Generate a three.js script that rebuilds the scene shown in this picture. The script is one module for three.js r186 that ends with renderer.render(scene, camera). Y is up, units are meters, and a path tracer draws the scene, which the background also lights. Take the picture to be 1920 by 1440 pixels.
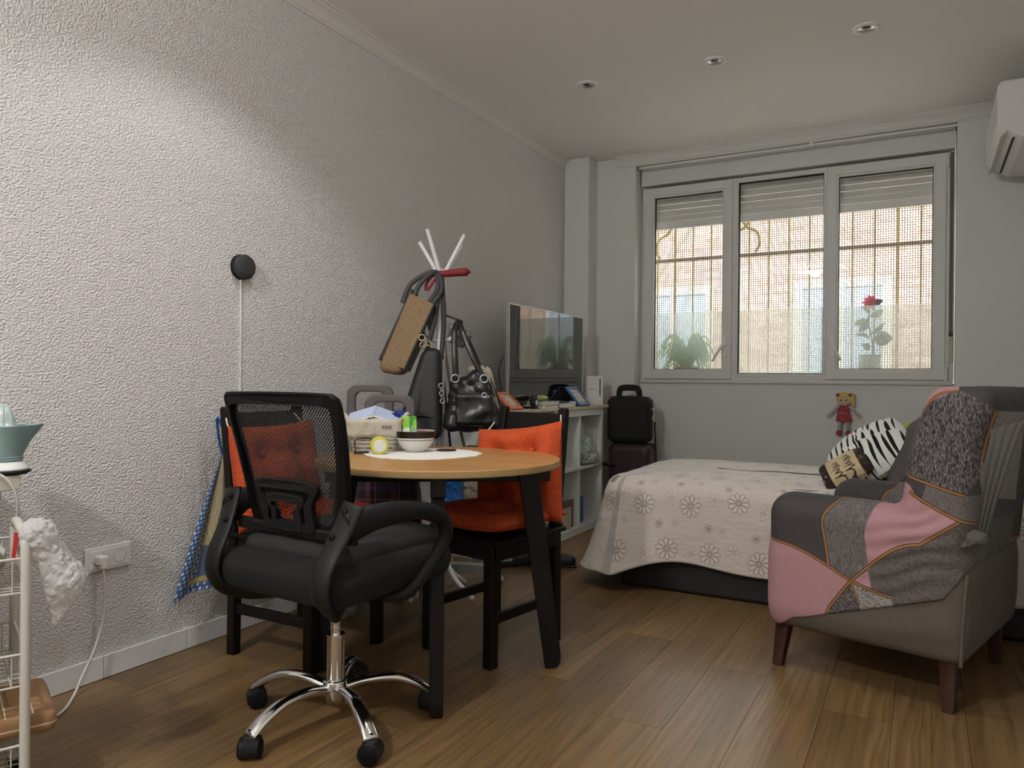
import * as THREE from 'three';
import { RoundedBoxGeometry } from 'three/addons/geometries/RoundedBoxGeometry.js';
import { mergeGeometries, mergeVertices } from 'three/addons/utils/BufferGeometryUtils.js';
import { RectAreaLightUniformsLib } from 'three/addons/lights/RectAreaLightUniformsLib.js';
import { createNoise3D } from 'simplex-noise';

// ---------------------------------------------------------------- camera, sky, sun, lamps, exposure
const scene = new THREE.Scene();
const camera = new THREE.PerspectiveCamera(2 * Math.atan(720 / 1396.5) * 180 / Math.PI, 4 / 3, 0.05, 200);
camera.rotation.order = 'YXZ';
camera.rotation.set(-0.0014, 0.50402, 0.00871);
camera.position.set(2.35, 0.98, 0);
scene.add(camera);

scene.background = new THREE.Color().setRGB(8.0, 8.6, 8.8);         // bright overcast sky
const sun = new THREE.DirectionalLight(new THREE.Color().setRGB(1, 0.93, 0.82), 6);   // sun on the house across the street
sun.position.set(9, 20, 14); sun.target.position.set(0, 0, -10);
sun.castShadow = true; sun.shadow.mapSize.set(2048, 2048);
Object.assign(sun.shadow.camera, { left: -25, right: 25, top: 25, bottom: -25, near: 1, far: 80 });
scene.add(sun, sun.target);

RectAreaLightUniformsLib.init();
const CEIL = 2.645;
const LAMP = { spots: [[0.84, -1.70, 2.0], [1.42, -1.70, 1.2], [2.10, -1.70, 1.2]], spotAngle: 1.04, spotSoft: 0.22, tube: [1.0, 0.62], tubePower: 11 };
const LAMP_COLOR = new THREE.Color().setRGB(1, 0.985, 0.97);

const renderer = new THREE.WebGLRenderer({ antialias: true });
renderer.toneMapping = THREE.LinearToneMapping;
renderer.toneMappingExposure = 1.30;
renderer.shadowMap.enabled = true;

// ---------------------------------------------------------------- helpers
let seed = 7;
const rnd = () => { seed = (seed * 1664525 + 1013904223) >>> 0; return seed / 4294967296; };
const rr = (a, b) => a + (b - a) * rnd();
const noise3 = createNoise3D(() => rnd());
const V = (x, y, z) => new THREE.Vector3(x, y, z);
const clamp = (x, a = 0, b = 1) => Math.min(b, Math.max(a, x));
const lerp = (a, b, t) => a + (b - a) * t;
const sstep = (a, b, x) => { const t = clamp((x - a) / (b - a)); return t * t * (3 - 2 * t); };

function triuv(g) {                                                   // texture coordinates in metres, by the way a face points
  const p = g.attributes.position, n = g.attributes.normal, uv = new Float32Array(p.count * 2);
  for (let i = 0; i < p.count; i++) {
    const ax = Math.abs(n.getX(i)), ay = Math.abs(n.getY(i)), az = Math.abs(n.getZ(i));
    if (ay >= ax && ay >= az) { uv[2 * i] = p.getX(i); uv[2 * i + 1] = p.getZ(i); }
    else if (ax >= az) { uv[2 * i] = p.getZ(i); uv[2 * i + 1] = p.getY(i); }
    else { uv[2 * i] = p.getX(i); uv[2 * i + 1] = p.getY(i); }
  }
  g.setAttribute('uv', new THREE.BufferAttribute(uv, 2));
}
function fin(g) {
  const keep = g.userData.keepUV, q = g.index ? g.toNonIndexed() : g;
  for (const k of Object.keys(q.attributes)) if (!['position', 'normal', 'uv'].includes(k)) q.deleteAttribute(k);
  if (!q.attributes.normal) q.computeVertexNormals();
  if (!keep || !q.attributes.uv) triuv(q);
  q.clearGroups();
  return q;
}
const join = (...gs) => { const l = gs.flat(3).map(fin); return l.length > 1 ? mergeGeometries(l) : l[0]; };
const used = {};
function numbered(name) { const k = used[name] = (used[name] ?? -1) + 1; return k ? name + '_' + String(k).padStart(3, '0') : name; }
function shade(m) { m.castShadow = true; m.receiveShadow = true; return m; }
function part(parent, name, geoms, material) {                       // one named mesh under a thing or a part
  const m = shade(new THREE.Mesh(join(geoms), material)); m.name = name; parent.add(m); return m;
}
function thing(name, label, category, [x, y, z] = [0, 0, 0], turn = 0, group) {
  const o = new THREE.Group(); o.name = numbered(name); o.position.set(x, y, z); o.rotation.y = turn;
  o.userData = { label, category }; if (group) o.userData.group = group;
  scene.add(o); return o;
}
function struct(name, geoms, material) {
  const m = geoms ? shade(new THREE.Mesh(join(geoms), material)) : new THREE.Group();
  m.name = name; m.userData = { kind: 'structure' }; scene.add(m); return m;
}
function single(name, label, category, geoms, material, at = [0, 0, 0], turn = 0, group) {   // a thing that is one mesh
  const m = shade(new THREE.Mesh(join(geoms), material)); m.name = numbered(name); m.position.set(...at); m.rotation.y = turn;
  m.userData = { label, category }; if (group) m.userData.group = group; scene.add(m); return m;
}
const bx = (w, h, d, x = 0, y = 0, z = 0, r = 0) => (r ? new RoundedBoxGeometry(w, h, d, 2, Math.min(r, w / 2.01, h / 2.01, d / 2.01)) : new THREE.BoxGeometry(w, h, d)).translate(x, y, z);
const span = (x0, x1, y0, y1, z0, z1, r = 0) => bx(Math.abs(x1 - x0), Math.abs(y1 - y0), Math.abs(z1 - z0), (x0 + x1) / 2, (y0 + y1) / 2, (z0 + z1) / 2, r);
const cy = (r1, r2, h, x = 0, y = 0, z = 0, seg = 28) => new THREE.CylinderGeometry(r1, r2, h, seg).translate(x, y, z);
function rod(a, b, r, r2 = r, seg = 12) {
  const p = V(...a), q = V(...b), d = q.clone().sub(p), g = new THREE.CylinderGeometry(r2, r, d.length(), seg);
  return g.applyQuaternion(new THREE.Quaternion().setFromUnitVectors(V(0, 1, 0), d.clone().normalize())).translate(...p.add(q).multiplyScalar(0.5).toArray());
}
function beam(a, b, w, t, up = [0, 1, 0], r = 0.004) {                // a board w wide (across) and t deep (along up) from a to b
  const p = V(...a), q = V(...b), d = q.clone().sub(p), L = d.length(), z = d.normalize(), x = V(...up).cross(z).normalize(), y = z.clone().cross(x);
  return bx(w, t, L, 0, 0, 0, r).applyMatrix4(new THREE.Matrix4().makeBasis(x, y, z)).translate(...p.add(q).multiplyScalar(0.5).toArray());
}
const curve = (pts, closed = false, tension = 0.5) => new THREE.CatmullRomCurve3(pts.map((p) => V(...p)), closed, 'catmullrom', tension);
const tube = (pts, r, seg = 40, radial = 8, closed = false) => new THREE.TubeGeometry(curve(pts, closed), seg, r, radial, closed);
function sweep(pts, radii, seg = 32, radial = 14, upv = [0, 1, 0]) {   // elliptical section (side, up) that changes along a curve
  const c = curve(pts), pos = [], uv = [], idx = [], up = V(...upv);
  for (let i = 0; i <= seg; i++) {
    const t = i / seg, p = c.getPoint(t), d = c.getTangent(t), s = up.clone().cross(d).normalize(), u = d.clone().cross(s).normalize(), [a, b] = radii(t);
    for (let j = 0; j <= radial; j++) { const f = j / radial * Math.PI * 2, q = p.clone().addScaledVector(s, Math.cos(f) * a).addScaledVector(u, Math.sin(f) * b); pos.push(q.x, q.y, q.z); uv.push(j / radial, t); }
  }
  for (let i = 0; i < seg; i++) for (let j = 0; j < radial; j++) { const a = i * (radial + 1) + j, b = a + radial + 1; idx.push(a, a + 1, b, b, a + 1, b + 1); }
  for (const e of [0, seg]) { const k = pos.length / 3, p = c.getPoint(e / seg); pos.push(p.x, p.y, p.z); uv.push(0, 0); for (let j = 0; j < radial; j++) { const a = e * (radial + 1) + j; e ? idx.push(a, a + 1, k) : idx.push(a + 1, a, k); } }
  const g = new THREE.BufferGeometry(); g.setAttribute('position', new THREE.Float32BufferAttribute(pos, 3)); g.setAttribute('uv', new THREE.Float32BufferAttribute(uv, 2)); g.setIndex(idx); g.computeVertexNormals(); return g;
}
const lathe = (pts, seg = 40) => new THREE.LatheGeometry(pts.map((p) => new THREE.Vector2(p[0], p[1])), seg);
function rrect(w, h, r, cx = 0, cy_ = 0, S = THREE.Shape) {
  const s = new S(), x = cx - w / 2, y = cy_ - h / 2;
  s.moveTo(x + r, y); s.lineTo(x + w - r, y); s.absarc(x + w - r, y + r, r, -Math.PI / 2, 0); s.lineTo(x + w, y + h - r); s.absarc(x + w - r, y + h - r, r, 0, Math.PI / 2);
  s.lineTo(x + r, y + h); s.absarc(x + r, y + h - r, r, Math.PI / 2, Math.PI); s.lineTo(x, y + r); s.absarc(x + r, y + r, r, Math.PI, Math.PI * 1.5); return s;
}
const poly = (pts, S = THREE.Shape) => { const s = new S(); pts.forEach((p, i) => (i ? s.lineTo(p[0], p[1]) : s.moveTo(p[0], p[1]))); s.closePath(); return s; };
const spl = (pts, S = THREE.Shape) => { const s = new S(), c = new THREE.CatmullRomCurve3(pts.map((p) => V(p[0], p[1], 0)), true, 'catmullrom', 0.5).getPoints(pts.length * 8); c.forEach((p, i) => (i ? s.lineTo(p.x, p.y) : s.moveTo(p.x, p.y))); return s; };
const ext = (shape, depth, bevel = 0, seg = 12) => new THREE.ExtrudeGeometry(shape, { depth: depth - 2 * bevel, bevelEnabled: bevel > 0, bevelThickness: bevel, bevelSize: bevel, bevelOffset: -bevel, bevelSegments: 2, curveSegments: seg }).translate(0, 0, -depth / 2 + bevel);
function bend(g, f) {                                                 // moves every vertex by f(p), normals anew
  const p = g.attributes.position, v = V(0, 0, 0);
  for (let i = 0; i < p.count; i++) { v.fromBufferAttribute(p, i); f(v); p.setXYZ(i, v.x, v.y, v.z); }
  g.computeVertexNormals(); return g;
}
function sheet(nu, nv, f, closed = false) {                            // parametric sheet f(u, v) -> [x, y, z, s, t]
  const pos = [], uv = [], idx = [];
  for (let j = 0; j <= nv; j++) for (let i = 0; i <= nu; i++) { const q = f(i / nu, j / nv); pos.push(q[0], q[1], q[2]); uv.push(q[3] ?? i / nu, q[4] ?? j / nv); }
  for (let j = 0; j < nv; j++) for (let i = 0; i < nu; i++) { const a = j * (nu + 1) + i, b = a + nu + 1; idx.push(a, a + 1, b, b, a + 1, b + 1); }
  const g = new THREE.BufferGeometry(); g.setAttribute('position', new THREE.Float32BufferAttribute(pos, 3)); g.setAttribute('uv', new THREE.Float32BufferAttribute(uv, 2)); g.setIndex(idx); g.computeVertexNormals(); g.userData.keepUV = true; return g;
}
// a closed smooth surface round the zero of a distance field (naive surface nets)
function nets(f, lo, hi, cell) {
  const n = [0, 1, 2].map((k) => Math.ceil((hi[k] - lo[k]) / cell) + 1), [nx, ny, nz] = n, val = new Float32Array(nx * ny * nz), at = (i, j, k) => i + nx * (j + ny * k);
  for (let k = 0; k < nz; k++) for (let j = 0; j < ny; j++) for (let i = 0; i < nx; i++) val[at(i, j, k)] = f(lo[0] + i * cell, lo[1] + j * cell, lo[2] + k * cell);
  let cut = 0; for (let k = 0; k < nz; k++) for (let j = 0; j < ny; j++) for (let i = 0; i < nx; i++) if ((!i || !j || !k || i === nx - 1 || j === ny - 1 || k === nz - 1) && val[at(i, j, k)] < 0) cut++;
  if (cut) console.log('field cut by its bounds', cut, lo.join(), hi.join());
  const id = new Int32Array(nx * ny * nz).fill(-1), pos = [], idx = [];
  const E = [[0, 1], [2, 3], [4, 5], [6, 7], [0, 2], [1, 3], [4, 6], [5, 7], [0, 4], [1, 5], [2, 6], [3, 7]];
  for (let k = 0; k < nz - 1; k++) for (let j = 0; j < ny - 1; j++) for (let i = 0; i < nx - 1; i++) {
    const v = []; let neg = 0;
    for (let c = 0; c < 8; c++) { v[c] = val[at(i + (c & 1), j + ((c >> 1) & 1), k + (c >> 2))]; if (v[c] < 0) neg++; }
    if (!neg || neg === 8) continue;
    let x = 0, y = 0, z = 0, m = 0;
    for (const [a, b] of E) if ((v[a] < 0) !== (v[b] < 0)) { const t = v[a] / (v[a] - v[b]); x += lerp(a & 1, b & 1, t); y += lerp((a >> 1) & 1, (b >> 1) & 1, t); z += lerp(a >> 2, b >> 2, t); m++; }
    id[at(i, j, k)] = pos.length / 3; pos.push(lo[0] + (i + x / m) * cell, lo[1] + (j + y / m) * cell, lo[2] + (k + z / m) * cell);
  }
  for (let k = 1; k < nz - 1; k++) for (let j = 1; j < ny - 1; j++) for (let i = 1; i < nx - 1; i++) {
    const a = val[at(i, j, k)] < 0;
    const quad = (b, p, q, r, s) => { if (a === b) return; const Q = [p, q, r, s].map((c) => id[c]); if (Q.some((c) => c < 0)) return; a ? idx.push(Q[0], Q[1], Q[2], Q[0], Q[2], Q[3]) : idx.push(Q[0], Q[2], Q[1], Q[0], Q[3], Q[2]); };
    quad(val[at(i + 1, j, k)] < 0, at(i, j - 1, k - 1), at(i, j, k - 1), at(i, j, k), at(i, j - 1, k));
    quad(val[at(i, j + 1, k)] < 0, at(i - 1, j, k - 1), at(i - 1, j, k), at(i, j, k), at(i, j, k - 1));
    quad(val[at(i, j, k + 1)] < 0, at(i - 1, j - 1, k), at(i, j - 1, k), at(i, j, k), at(i - 1, j, k));
  }
  const e = cell * 0.5, nor = new Float32Array(pos.length);
  for (let i = 0; i < pos.length; i += 3) {
    const [x, y, z] = [pos[i], pos[i + 1], pos[i + 2]], g = V(f(x + e, y, z) - f(x - e, y, z), f(x, y + e, z) - f(x, y - e, z), f(x, y, z + e) - f(x, y, z - e)).normalize();
    nor[i] = g.x; nor[i + 1] = g.y; nor[i + 2] = g.z;
  }
  const g = new THREE.BufferGeometry(); g.setAttribute('position', new THREE.Float32BufferAttribute(pos, 3)); g.setAttribute('normal', new THREE.BufferAttribute(nor, 3)); g.setIndex(idx); return g;
}
const sdB = (x, y, z, cx, cy_, cz, hx, hy, hz, r) => { const a = Math.abs(x - cx) - hx + r, b = Math.abs(y - cy_) - hy + r, c = Math.abs(z - cz) - hz + r; return Math.hypot(Math.max(a, 0), Math.max(b, 0), Math.max(c, 0)) + Math.min(Math.max(a, b, c), 0) - r; };
function sdC(x, y, z, a, b, r1, r2 = r1) { const ex = b[0] - a[0], ey = b[1] - a[1], ez = b[2] - a[2], t = clamp(((x - a[0]) * ex + (y - a[1]) * ey + (z - a[2]) * ez) / (ex * ex + ey * ey + ez * ez)); return Math.hypot(x - a[0] - ex * t, y - a[1] - ey * t, z - a[2] - ez * t) - lerp(r1, r2, t); }
const sdE = (x, y, z, c, r) => { const k = Math.hypot((x - c[0]) / r[0], (y - c[1]) / r[1], (z - c[2]) / r[2]); return (k - 1) * Math.min(...r); };
const smin = (a, b, k) => { const h = Math.max(k - Math.abs(a - b), 0) / k; return Math.min(a, b) - h * h * k * 0.25; };
// a stuffed cushion in the xy plane, w by h, t thick, corners drawn out, optional buttons and creases
function pillow(w, h, t, { tufts = [], depth = 0.5, ears = 0.05, n = 26, seed: s0 = 0, rough = 0.006, square = 0.42 } = {}) {
  const side = (sgn) => sheet(n, n, (u, v) => {
    const a = u * 2 - 1, b = v * 2 - 1, pin = 1 - ears * (1 - b * b), pin2 = 1 - ears * (1 - a * a);
    let th = t / 2 * Math.pow(Math.max(0, 1 - a * a), square) * Math.pow(Math.max(0, 1 - b * b), square);
    const x = a * w / 2 * pin, y = b * h / 2 * pin2;
    for (const [tx, ty] of tufts) th *= 1 - depth * Math.exp(-(((x - tx) ** 2 + (y - ty) ** 2) / 0.0022));
    for (let i = 0; i < tufts.length; i++) for (let j = i + 1; j < tufts.length; j++) { const [p, q] = [tufts[i], tufts[j]]; if (Math.hypot(p[0] - q[0], p[1] - q[1]) > 0.2) continue; const d = sdC(x, y, 0, [p[0], p[1], 0], [q[0], q[1], 0], 0); th *= 1 - depth * 0.45 * Math.exp(-(d * d) / 0.0005); }
    const e = (1 - a * a) * (1 - b * b);
    th += rough * e * (noise3(x * 14 + s0, y * 14, sgn * 3 + s0) + 0.5 * noise3(x * 34 + s0, y * 34, sgn));
    return [sgn > 0 ? x : -x, y, sgn * th, sgn > 0 ? x : -x, y];
  });
  const g = join(side(1), side(-1)); g.userData.keepUV = true; return g;
}
function cloth(g, amp, freq, s0 = 0) { const n = g.attributes.normal.clone(); return bend(g, (v) => { const k = noise3(v.x * freq + s0, v.y * freq, v.z * freq) * amp; v.x += k; v.y += k * 0.4; v.z += k; }); }

// ---------------------------------------------------------------- computed textures
const HASH = new Uint8Array(4096).map(() => rnd() * 256);
function pnoise(x, y, px, py) {                                        // periodic gradient noise
  const xi = Math.floor(x), yi = Math.floor(y), fx = x - xi, fy = y - yi, w = (a) => a * a * a * (a * (a * 6 - 15) + 10);
  const gr = (i, j, dx, dy) => { const h = HASH[(HASH[(((i % px) + px) % px) & 1023] * 7 + (((j % py) + py) % py) * 13) & 4095] / 256 * Math.PI * 2; return Math.cos(h) * dx + Math.sin(h) * dy; };
  return lerp(lerp(gr(xi, yi, fx, fy), gr(xi + 1, yi, fx - 1, fy), w(fx)), lerp(gr(xi, yi + 1, fx, fy - 1), gr(xi + 1, yi + 1, fx - 1, fy - 1), w(fx)), w(fy)) * 1.5;
}
const fbm = (u, v, f, fy, oct = 4) => { let s = 0, a = 0.5, k = 1; for (let o = 0; o < oct; o++) { s += a * pnoise(u * f * k + o * 17, v * fy * k + o * 31, f * k, fy * k); a *= 0.5; k *= 2; } return s; };
function tex(w, h, f, size = [1, 1], srgb = true) {                    // f(u, v) -> grey or [r, g, b]; size in metres
  const d = new Uint8Array(w * h * 4);
  for (let j = 0; j < h; j++) for (let i = 0; i < w; i++) { const c = f((i + 0.5) / w, (j + 0.5) / h), k = (j * w + i) * 4, q = Array.isArray(c) ? c : [c, c, c]; d[k] = clamp(q[0]) * 255; d[k + 1] = clamp(q[1]) * 255; d[k + 2] = clamp(q[2]) * 255; d[k + 3] = 255; }
  const t = new THREE.DataTexture(d, w, h); t.magFilter = THREE.LinearFilter; t.minFilter = THREE.LinearMipmapLinearFilter; t.wrapS = t.wrapT = THREE.RepeatWrapping; t.repeat.set(1 / size[0], 1 / size[1]);
  if (srgb) t.colorSpace = THREE.SRGBColorSpace; t.needsUpdate = true; return t;
}
function draw(w, h, f, size = [1, 1], srgb = true) {                   // f(context, w, h) paints print or lettering
  const c = document.createElement('canvas'); c.width = w; c.height = h; f(c.getContext('2d'), w, h);
  const t = new THREE.CanvasTexture(c); t.wrapS = t.wrapT = THREE.RepeatWrapping; t.repeat.set(1 / size[0], 1 / size[1]); if (srgb) t.colorSpace = THREE.SRGBColorSpace; return t;
}
const std = (color, roughness = 0.8, o = {}) => new THREE.MeshStandardMaterial({ color, roughness, ...o });
const phy = (color, roughness = 0.5, o = {}) => new THREE.MeshPhysicalMaterial({ color, roughness, ...o });

// ---------------------------------------------------------------- materials
const stuccoTex = tex(1024, 1024, (u, v) => {
  const wx = fbm(u, v, 24, 24, 2) * 0.012, wy = fbm(u + 0.37, v + 0.11, 24, 24, 2) * 0.012;
  const a = pnoise((u + wx) * 88, (v + wy) * 110, 88, 110), b = pnoise((u - wx) * 160 + 9, (v + wy) * 190 + 4, 160, 190), c = fbm(u, v, 16, 16, 3);
  return 0.45 + 0.42 * Math.tanh(a * 2.1) * (0.75 + 0.5 * c) + 0.16 * b;
}, [0.66, 0.66], false);
const plasterTex = tex(512, 512, (u, v) => 0.5 + 0.4 * fbm(u, v, 20, 20, 4) + 0.2 * fbm(u, v, 5, 5, 2), [1.2, 1.2], false);
const M = {
  wallL: std(new THREE.Color().setRGB(0.685, 0.668, 0.662), 0.85, { bumpMap: stuccoTex, bumpScale: 0.0036 }),
  wall: std(new THREE.Color().setRGB(0.70, 0.705, 0.68), 0.9, { bumpMap: plasterTex, bumpScale: 0.0015 }),
  ceil: std(new THREE.Color().setRGB(0.86, 0.85, 0.83), 0.92, { bumpMap: plasterTex, bumpScale: 0.001 }),
  trim: std(new THREE.Color().setRGB(0.70, 0.69, 0.66), 0.7),
  frame: phy(new THREE.Color().setRGB(0.68, 0.68, 0.66), 0.42),
  gasket: std(0x1d1d1b, 0.8),
  shutter: std(new THREE.Color().setRGB(0.63, 0.64, 0.61), 0.55),
  tile: phy(new THREE.Color().setRGB(0.70, 0.70, 0.70), 0.35),
  grout: std(0x9a958e, 0.95),
  glass: phy(0xffffff, 0.0, { transmission: 1, thickness: 0, ior: 1.45 }),
  film: phy(new THREE.Color().setRGB(0.56, 0.575, 0.535), 0.72, { transmission: 0.9, thickness: 0, specularIntensity: 0.25 }),
  chrome: phy(new THREE.Color().setRGB(0.72, 0.71, 0.70), 0.13, { metalness: 1 }),
  steel: phy(new THREE.Color().setRGB(0.55, 0.55, 0.55), 0.35, { metalness: 1 }),
  brass: phy(new THREE.Color().setRGB(0.62, 0.50, 0.30), 0.3, { metalness: 1 }),
  white: phy(new THREE.Color().setRGB(0.78, 0.78, 0.77), 0.45),
  black: phy(new THREE.Color().setRGB(0.012, 0.012, 0.012), 0.5),
};

// ---------------------------------------------------------------- the room
const RX = 2.90, ZB = -5.20, ZN = -5.34, ZF = 2.0, NX0 = 0.50, NX1 = 2.52, WTOP = 2.43, WBOT = 1.015;
// floor: every laminate plank its own piece
const woodTex = tex(1024, 2048, (u, v) => {
  const w = fbm(u, v, 3, 2, 3), x = u + 0.05 * w, ring = fbm(x, v * 0.5, 9, 1, 3), k = Math.sin((x * 46 + ring * 11) * Math.PI * 2 * 0.5);
  const grain = fbm(u, v, 128, 6, 3), broad = fbm(u, v, 6, 2, 4), pore = Math.max(0, fbm(u, v, 256, 14, 2) - 0.12);
  const t = 0.5 + 0.12 * k * (0.6 + 0.8 * Math.max(0, broad + 0.3)) + 0.28 * grain + 0.36 * broad - 0.9 * pore;
  return [lerp(0.37, 0.66, t), lerp(0.285, 0.525, t), lerp(0.185, 0.35, t)];
}, [1.28, 2.56]);
const woodBump = tex(512, 1024, (u, v) => 0.5 + 0.5 * fbm(u, v, 128, 8, 3), [1.28, 2.56], false);
const plankMats = [[0.82, 0.82, 0.82], [0.74, 0.74, 0.73], [0.87, 0.86, 0.84], [0.79, 0.78, 0.76], [0.84, 0.84, 0.85]].map((c) => { const m = phy(new THREE.Color().setRGB(...c), 0.36, { map: woodTex, bumpMap: woodBump, bumpScale: 0.0004, specularIntensity: 0.8 }); return m; });
const floor = struct('floor', span(-0.1, RX + 0.1, -0.12, -0.006, ZN - 0.1, ZF + 0.1), std(0x2a2018, 0.9));
{
  const W = 0.19, L = 1.28, rows = Math.ceil(RX / W);
  for (let i = 0; i < rows; i++) {
    const x0 = i * W, x1 = Math.min(RX, x0 + W), off = ((i * 0.43) % 1) * L;
    for (let z = ZN - off; z < ZF; z += L) {
      const z0 = Math.max(ZN, z), z1 = Math.min(ZF, z + L); if (z1 - z0 < 0.02) continue;
      const g = span(x0 + 0.0006, x1 - 0.0006, -0.008, 0, z0 + 0.0006, z1 - 0.0006), ou = rr(0, 1.05) - x0, ov = rr(0, 1.2) - z0;
      const n = g.attributes.normal, p = g.attributes.position, uv = g.attributes.uv;
      for (let k = 0; k < p.count; k++) uv.setXY(k, p.getX(k) + ou, p.getZ(k) + ov);
      g.userData.keepUV = true;
      part(floor, 'plank', g, plankMats[Math.floor(rnd() * plankMats.length)]);
    }
  }
}
struct('ceiling', span(-0.2, RX + 0.2, CEIL, CEIL + 0.15, ZN - 0.12, ZF + 0.15), M.ceil);
struct('wall_left', span(-0.15, 0, -0.1, CEIL, ZB, ZF + 0.15), M.wallL);
struct('wall_right', span(RX, RX + 0.15, -0.1, CEIL, ZN - 0.12, ZF + 0.15), M.wall);
struct('wall_front', span(0, RX, -0.1, CEIL, ZF, ZF + 0.15), M.wall);
struct('wall_back', [
  span(-0.15, NX0, -0.1, CEIL, ZN - 0.12, ZB, 0), span(0, 0.20, 0, CEIL, ZB - 0.02, ZB + 0.165, 0.012), span(NX1, RX, -0.1, CEIL, ZN - 0.12, ZB),
  span(NX0, NX1, -0.1, 0.995, ZN - 0.12, ZN), span(NX0, NX1, 2.575, CEIL, ZN - 0.12, ZB),
], M.wall);
// cornice
const prof = poly([[0, 0], [0.052, 0], [0.052, -0.008], [0.044, -0.010], [0.041, -0.018], [0.030, -0.026], [0.020, -0.040], [0.014, -0.056], [0.012, -0.064], [0.007, -0.066], [0.006, -0.076], [0, -0.076]]);
struct('trim_1', ext(prof, ZF - (ZB + 0.15), 0).rotateY(0).translate(0, CEIL, (ZF + ZB + 0.15) / 2), M.trim);
struct('trim_2', ext(prof, RX - 0.36, 0).rotateY(-Math.PI / 2).translate((0.36 + RX) / 2, CEIL, ZB), M.trim);
// skirting of separate tiles
const base = struct('baseboard_left', span(0, 0.006, 0, 0.074, ZB + 0.17, ZF), M.grout);
for (let z = 1.6775; z > -4.95; z -= 0.317) part(base, 'tile', span(0.002, 0.013, 0.001, 0.076, Math.max(z - 0.3155, ZB + 0.175), z + 0, 0.003), M.tile);
const base2 = struct('baseboard_back', span(0.21, NX0, 0, 0.074, ZB, ZB + 0.006), M.grout);
part(base2, 'tile', span(0.21, NX0 - 0.002, 0.001, 0.076, ZB, ZB + 0.012, 0.003), M.tile);
for (let x = NX0; x < NX1 - 0.1; x += 0.317) part(base2, 'tile', span(x + 0.002, Math.min(x + 0.3155, NX1), 0.001, 0.076, ZN, ZN + 0.012, 0.003), M.tile);

// ---------------------------------------------------------------- window
const win = struct('window_1');
part(win, 'shutter_box', [span(NX0 + 0.012, NX1 - 0.006, WTOP + 0.012, 2.575, ZN - 0.10, ZN + 0.045, 0.004)], M.frame);
const fz0 = ZN - 0.05, fz1 = ZN + 0.012;
part(win, 'window_frame', [
  span(NX0 + 0.012, NX0 + 0.05, WBOT, WTOP, fz0, fz1, 0.003), span(2.455, 2.488, WBOT, WTOP, fz0, fz1, 0.003), span(NX0 + 0.0125, 2.4875, WBOT - 0.0005, WBOT + 0.042, fz0 + 0.001, fz1 - 0.001, 0.003), span(NX0 + 0.0125, 2.4875, WTOP - 0.035, WTOP - 0.0005, fz0 + 0.001, fz1 - 0.001, 0.003),
  span(1.155, 1.21, WBOT, WTOP, fz0, fz1, 0.003), span(1.765, 1.80, WBOT, WTOP, fz0, fz1, 0.003), span(1.21, 1.765, WBOT + 0.03, WBOT + 0.05, fz0, fz1 - 0.01, 0.003),
], M.frame);
part(win, 'window_ledge', [span(NX0 + 0.002, 2.51, 0.990, WBOT, ZN - 0.05, ZN + 0.022, 0.004), span(NX0 + 0.002, 2.51, 1.001, 1.006, ZN, ZN + 0.026, 0.002)], M.frame);
part(win, 'jamb_cover', [span(2.488, 2.515, WBOT, WTOP + 0.01, fz0, fz1 - 0.012, 0.002)], M.frame);
const glassZ = ZN - 0.012;
function pane(x0, x1, y0, y1, parent, filmTop) {
  part(parent, 'gasket', [span(x0 - 0.006, x0, y0 - 0.006, y1 + 0.006, glassZ - 0.012, glassZ + 0.016), span(x1, x1 + 0.006, y0 - 0.006, y1 + 0.006, glassZ - 0.012, glassZ + 0.016), span(x0, x1, y0 - 0.006, y0, glassZ - 0.012, glassZ + 0.016), span(x0, x1, y1, y1 + 0.006, glassZ - 0.012, glassZ + 0.016)], M.gasket);
  part(parent, 'pane', span(x0, x1, y0, y1, glassZ - 0.003, glassZ + 0.001), M.glass);
  const f = new THREE.PlaneGeometry(x1 - x0, filmTop - y0).translate((x0 + x1) / 2, (y0 + filmTop) / 2, glassZ + 0.0025);
  const m = part(parent, 'privacy_film', f, M.film); m.userData.label = 'frosted white privacy film on the lower glass'; return m;
}
const sashProf = (x0, x1, y0, y1, t, z0, z1) => [span(x0, x0 + t, y0, y1, z0, z1, 0.004), span(x1 - t, x1, y0, y1, z0, z1, 0.004), span(x0 + t - 0.004, x1 - t + 0.004, y0, y0 + t, z0, z1, 0.004), span(x0 + t - 0.004, x1 - t + 0.004, y1 - t, y1, z0, z1, 0.004)];
function sash(x0, x1, handleX, tilt, hingeX) {
  const y0 = WBOT + 0.006, y1 = WTOP - 0.008, s = part(win, 'sash', [sashProf(x0, x1, y0, y1, 0.058, ZN - 0.03, ZN + 0.028), sashProf(x0 + 0.048, x1 - 0.048, y0 + 0.048, y1 - 0.048, 0.022, ZN - 0.03, ZN + 0.020)], M.frame);
  pane(x0 + 0.073, x1 - 0.073, y0 + 0.073, y1 - 0.073, s, 1.503);
  part(s, 'handle', [span(handleX - 0.013, handleX + 0.013, 1.17, 1.32, ZN + 0.028, ZN + 0.040, 0.005), rod([handleX, 1.262, ZN + 0.034], [handleX, 1.262, ZN + 0.078], 0.009), sweep([[handleX, 1.262, ZN + 0.075], [handleX + tilt * 0.4, 1.22, ZN + 0.080], [handleX + tilt, 1.145, ZN + 0.080]], (t) => [0.011 - 0.003 * t, 0.007], 12, 10, [0, 0, 1])], M.white);
  for (const y of [1.05, 2.37]) part(s, 'hinge', [rod([hingeX, y - 0.04, ZN + 0.026], [hingeX, y + 0.04, ZN + 0.026], 0.009)], M.white);
  return s;
}
const s1 = sash(0.535, 1.172, 1.128, -0.075, 0.530);
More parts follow.
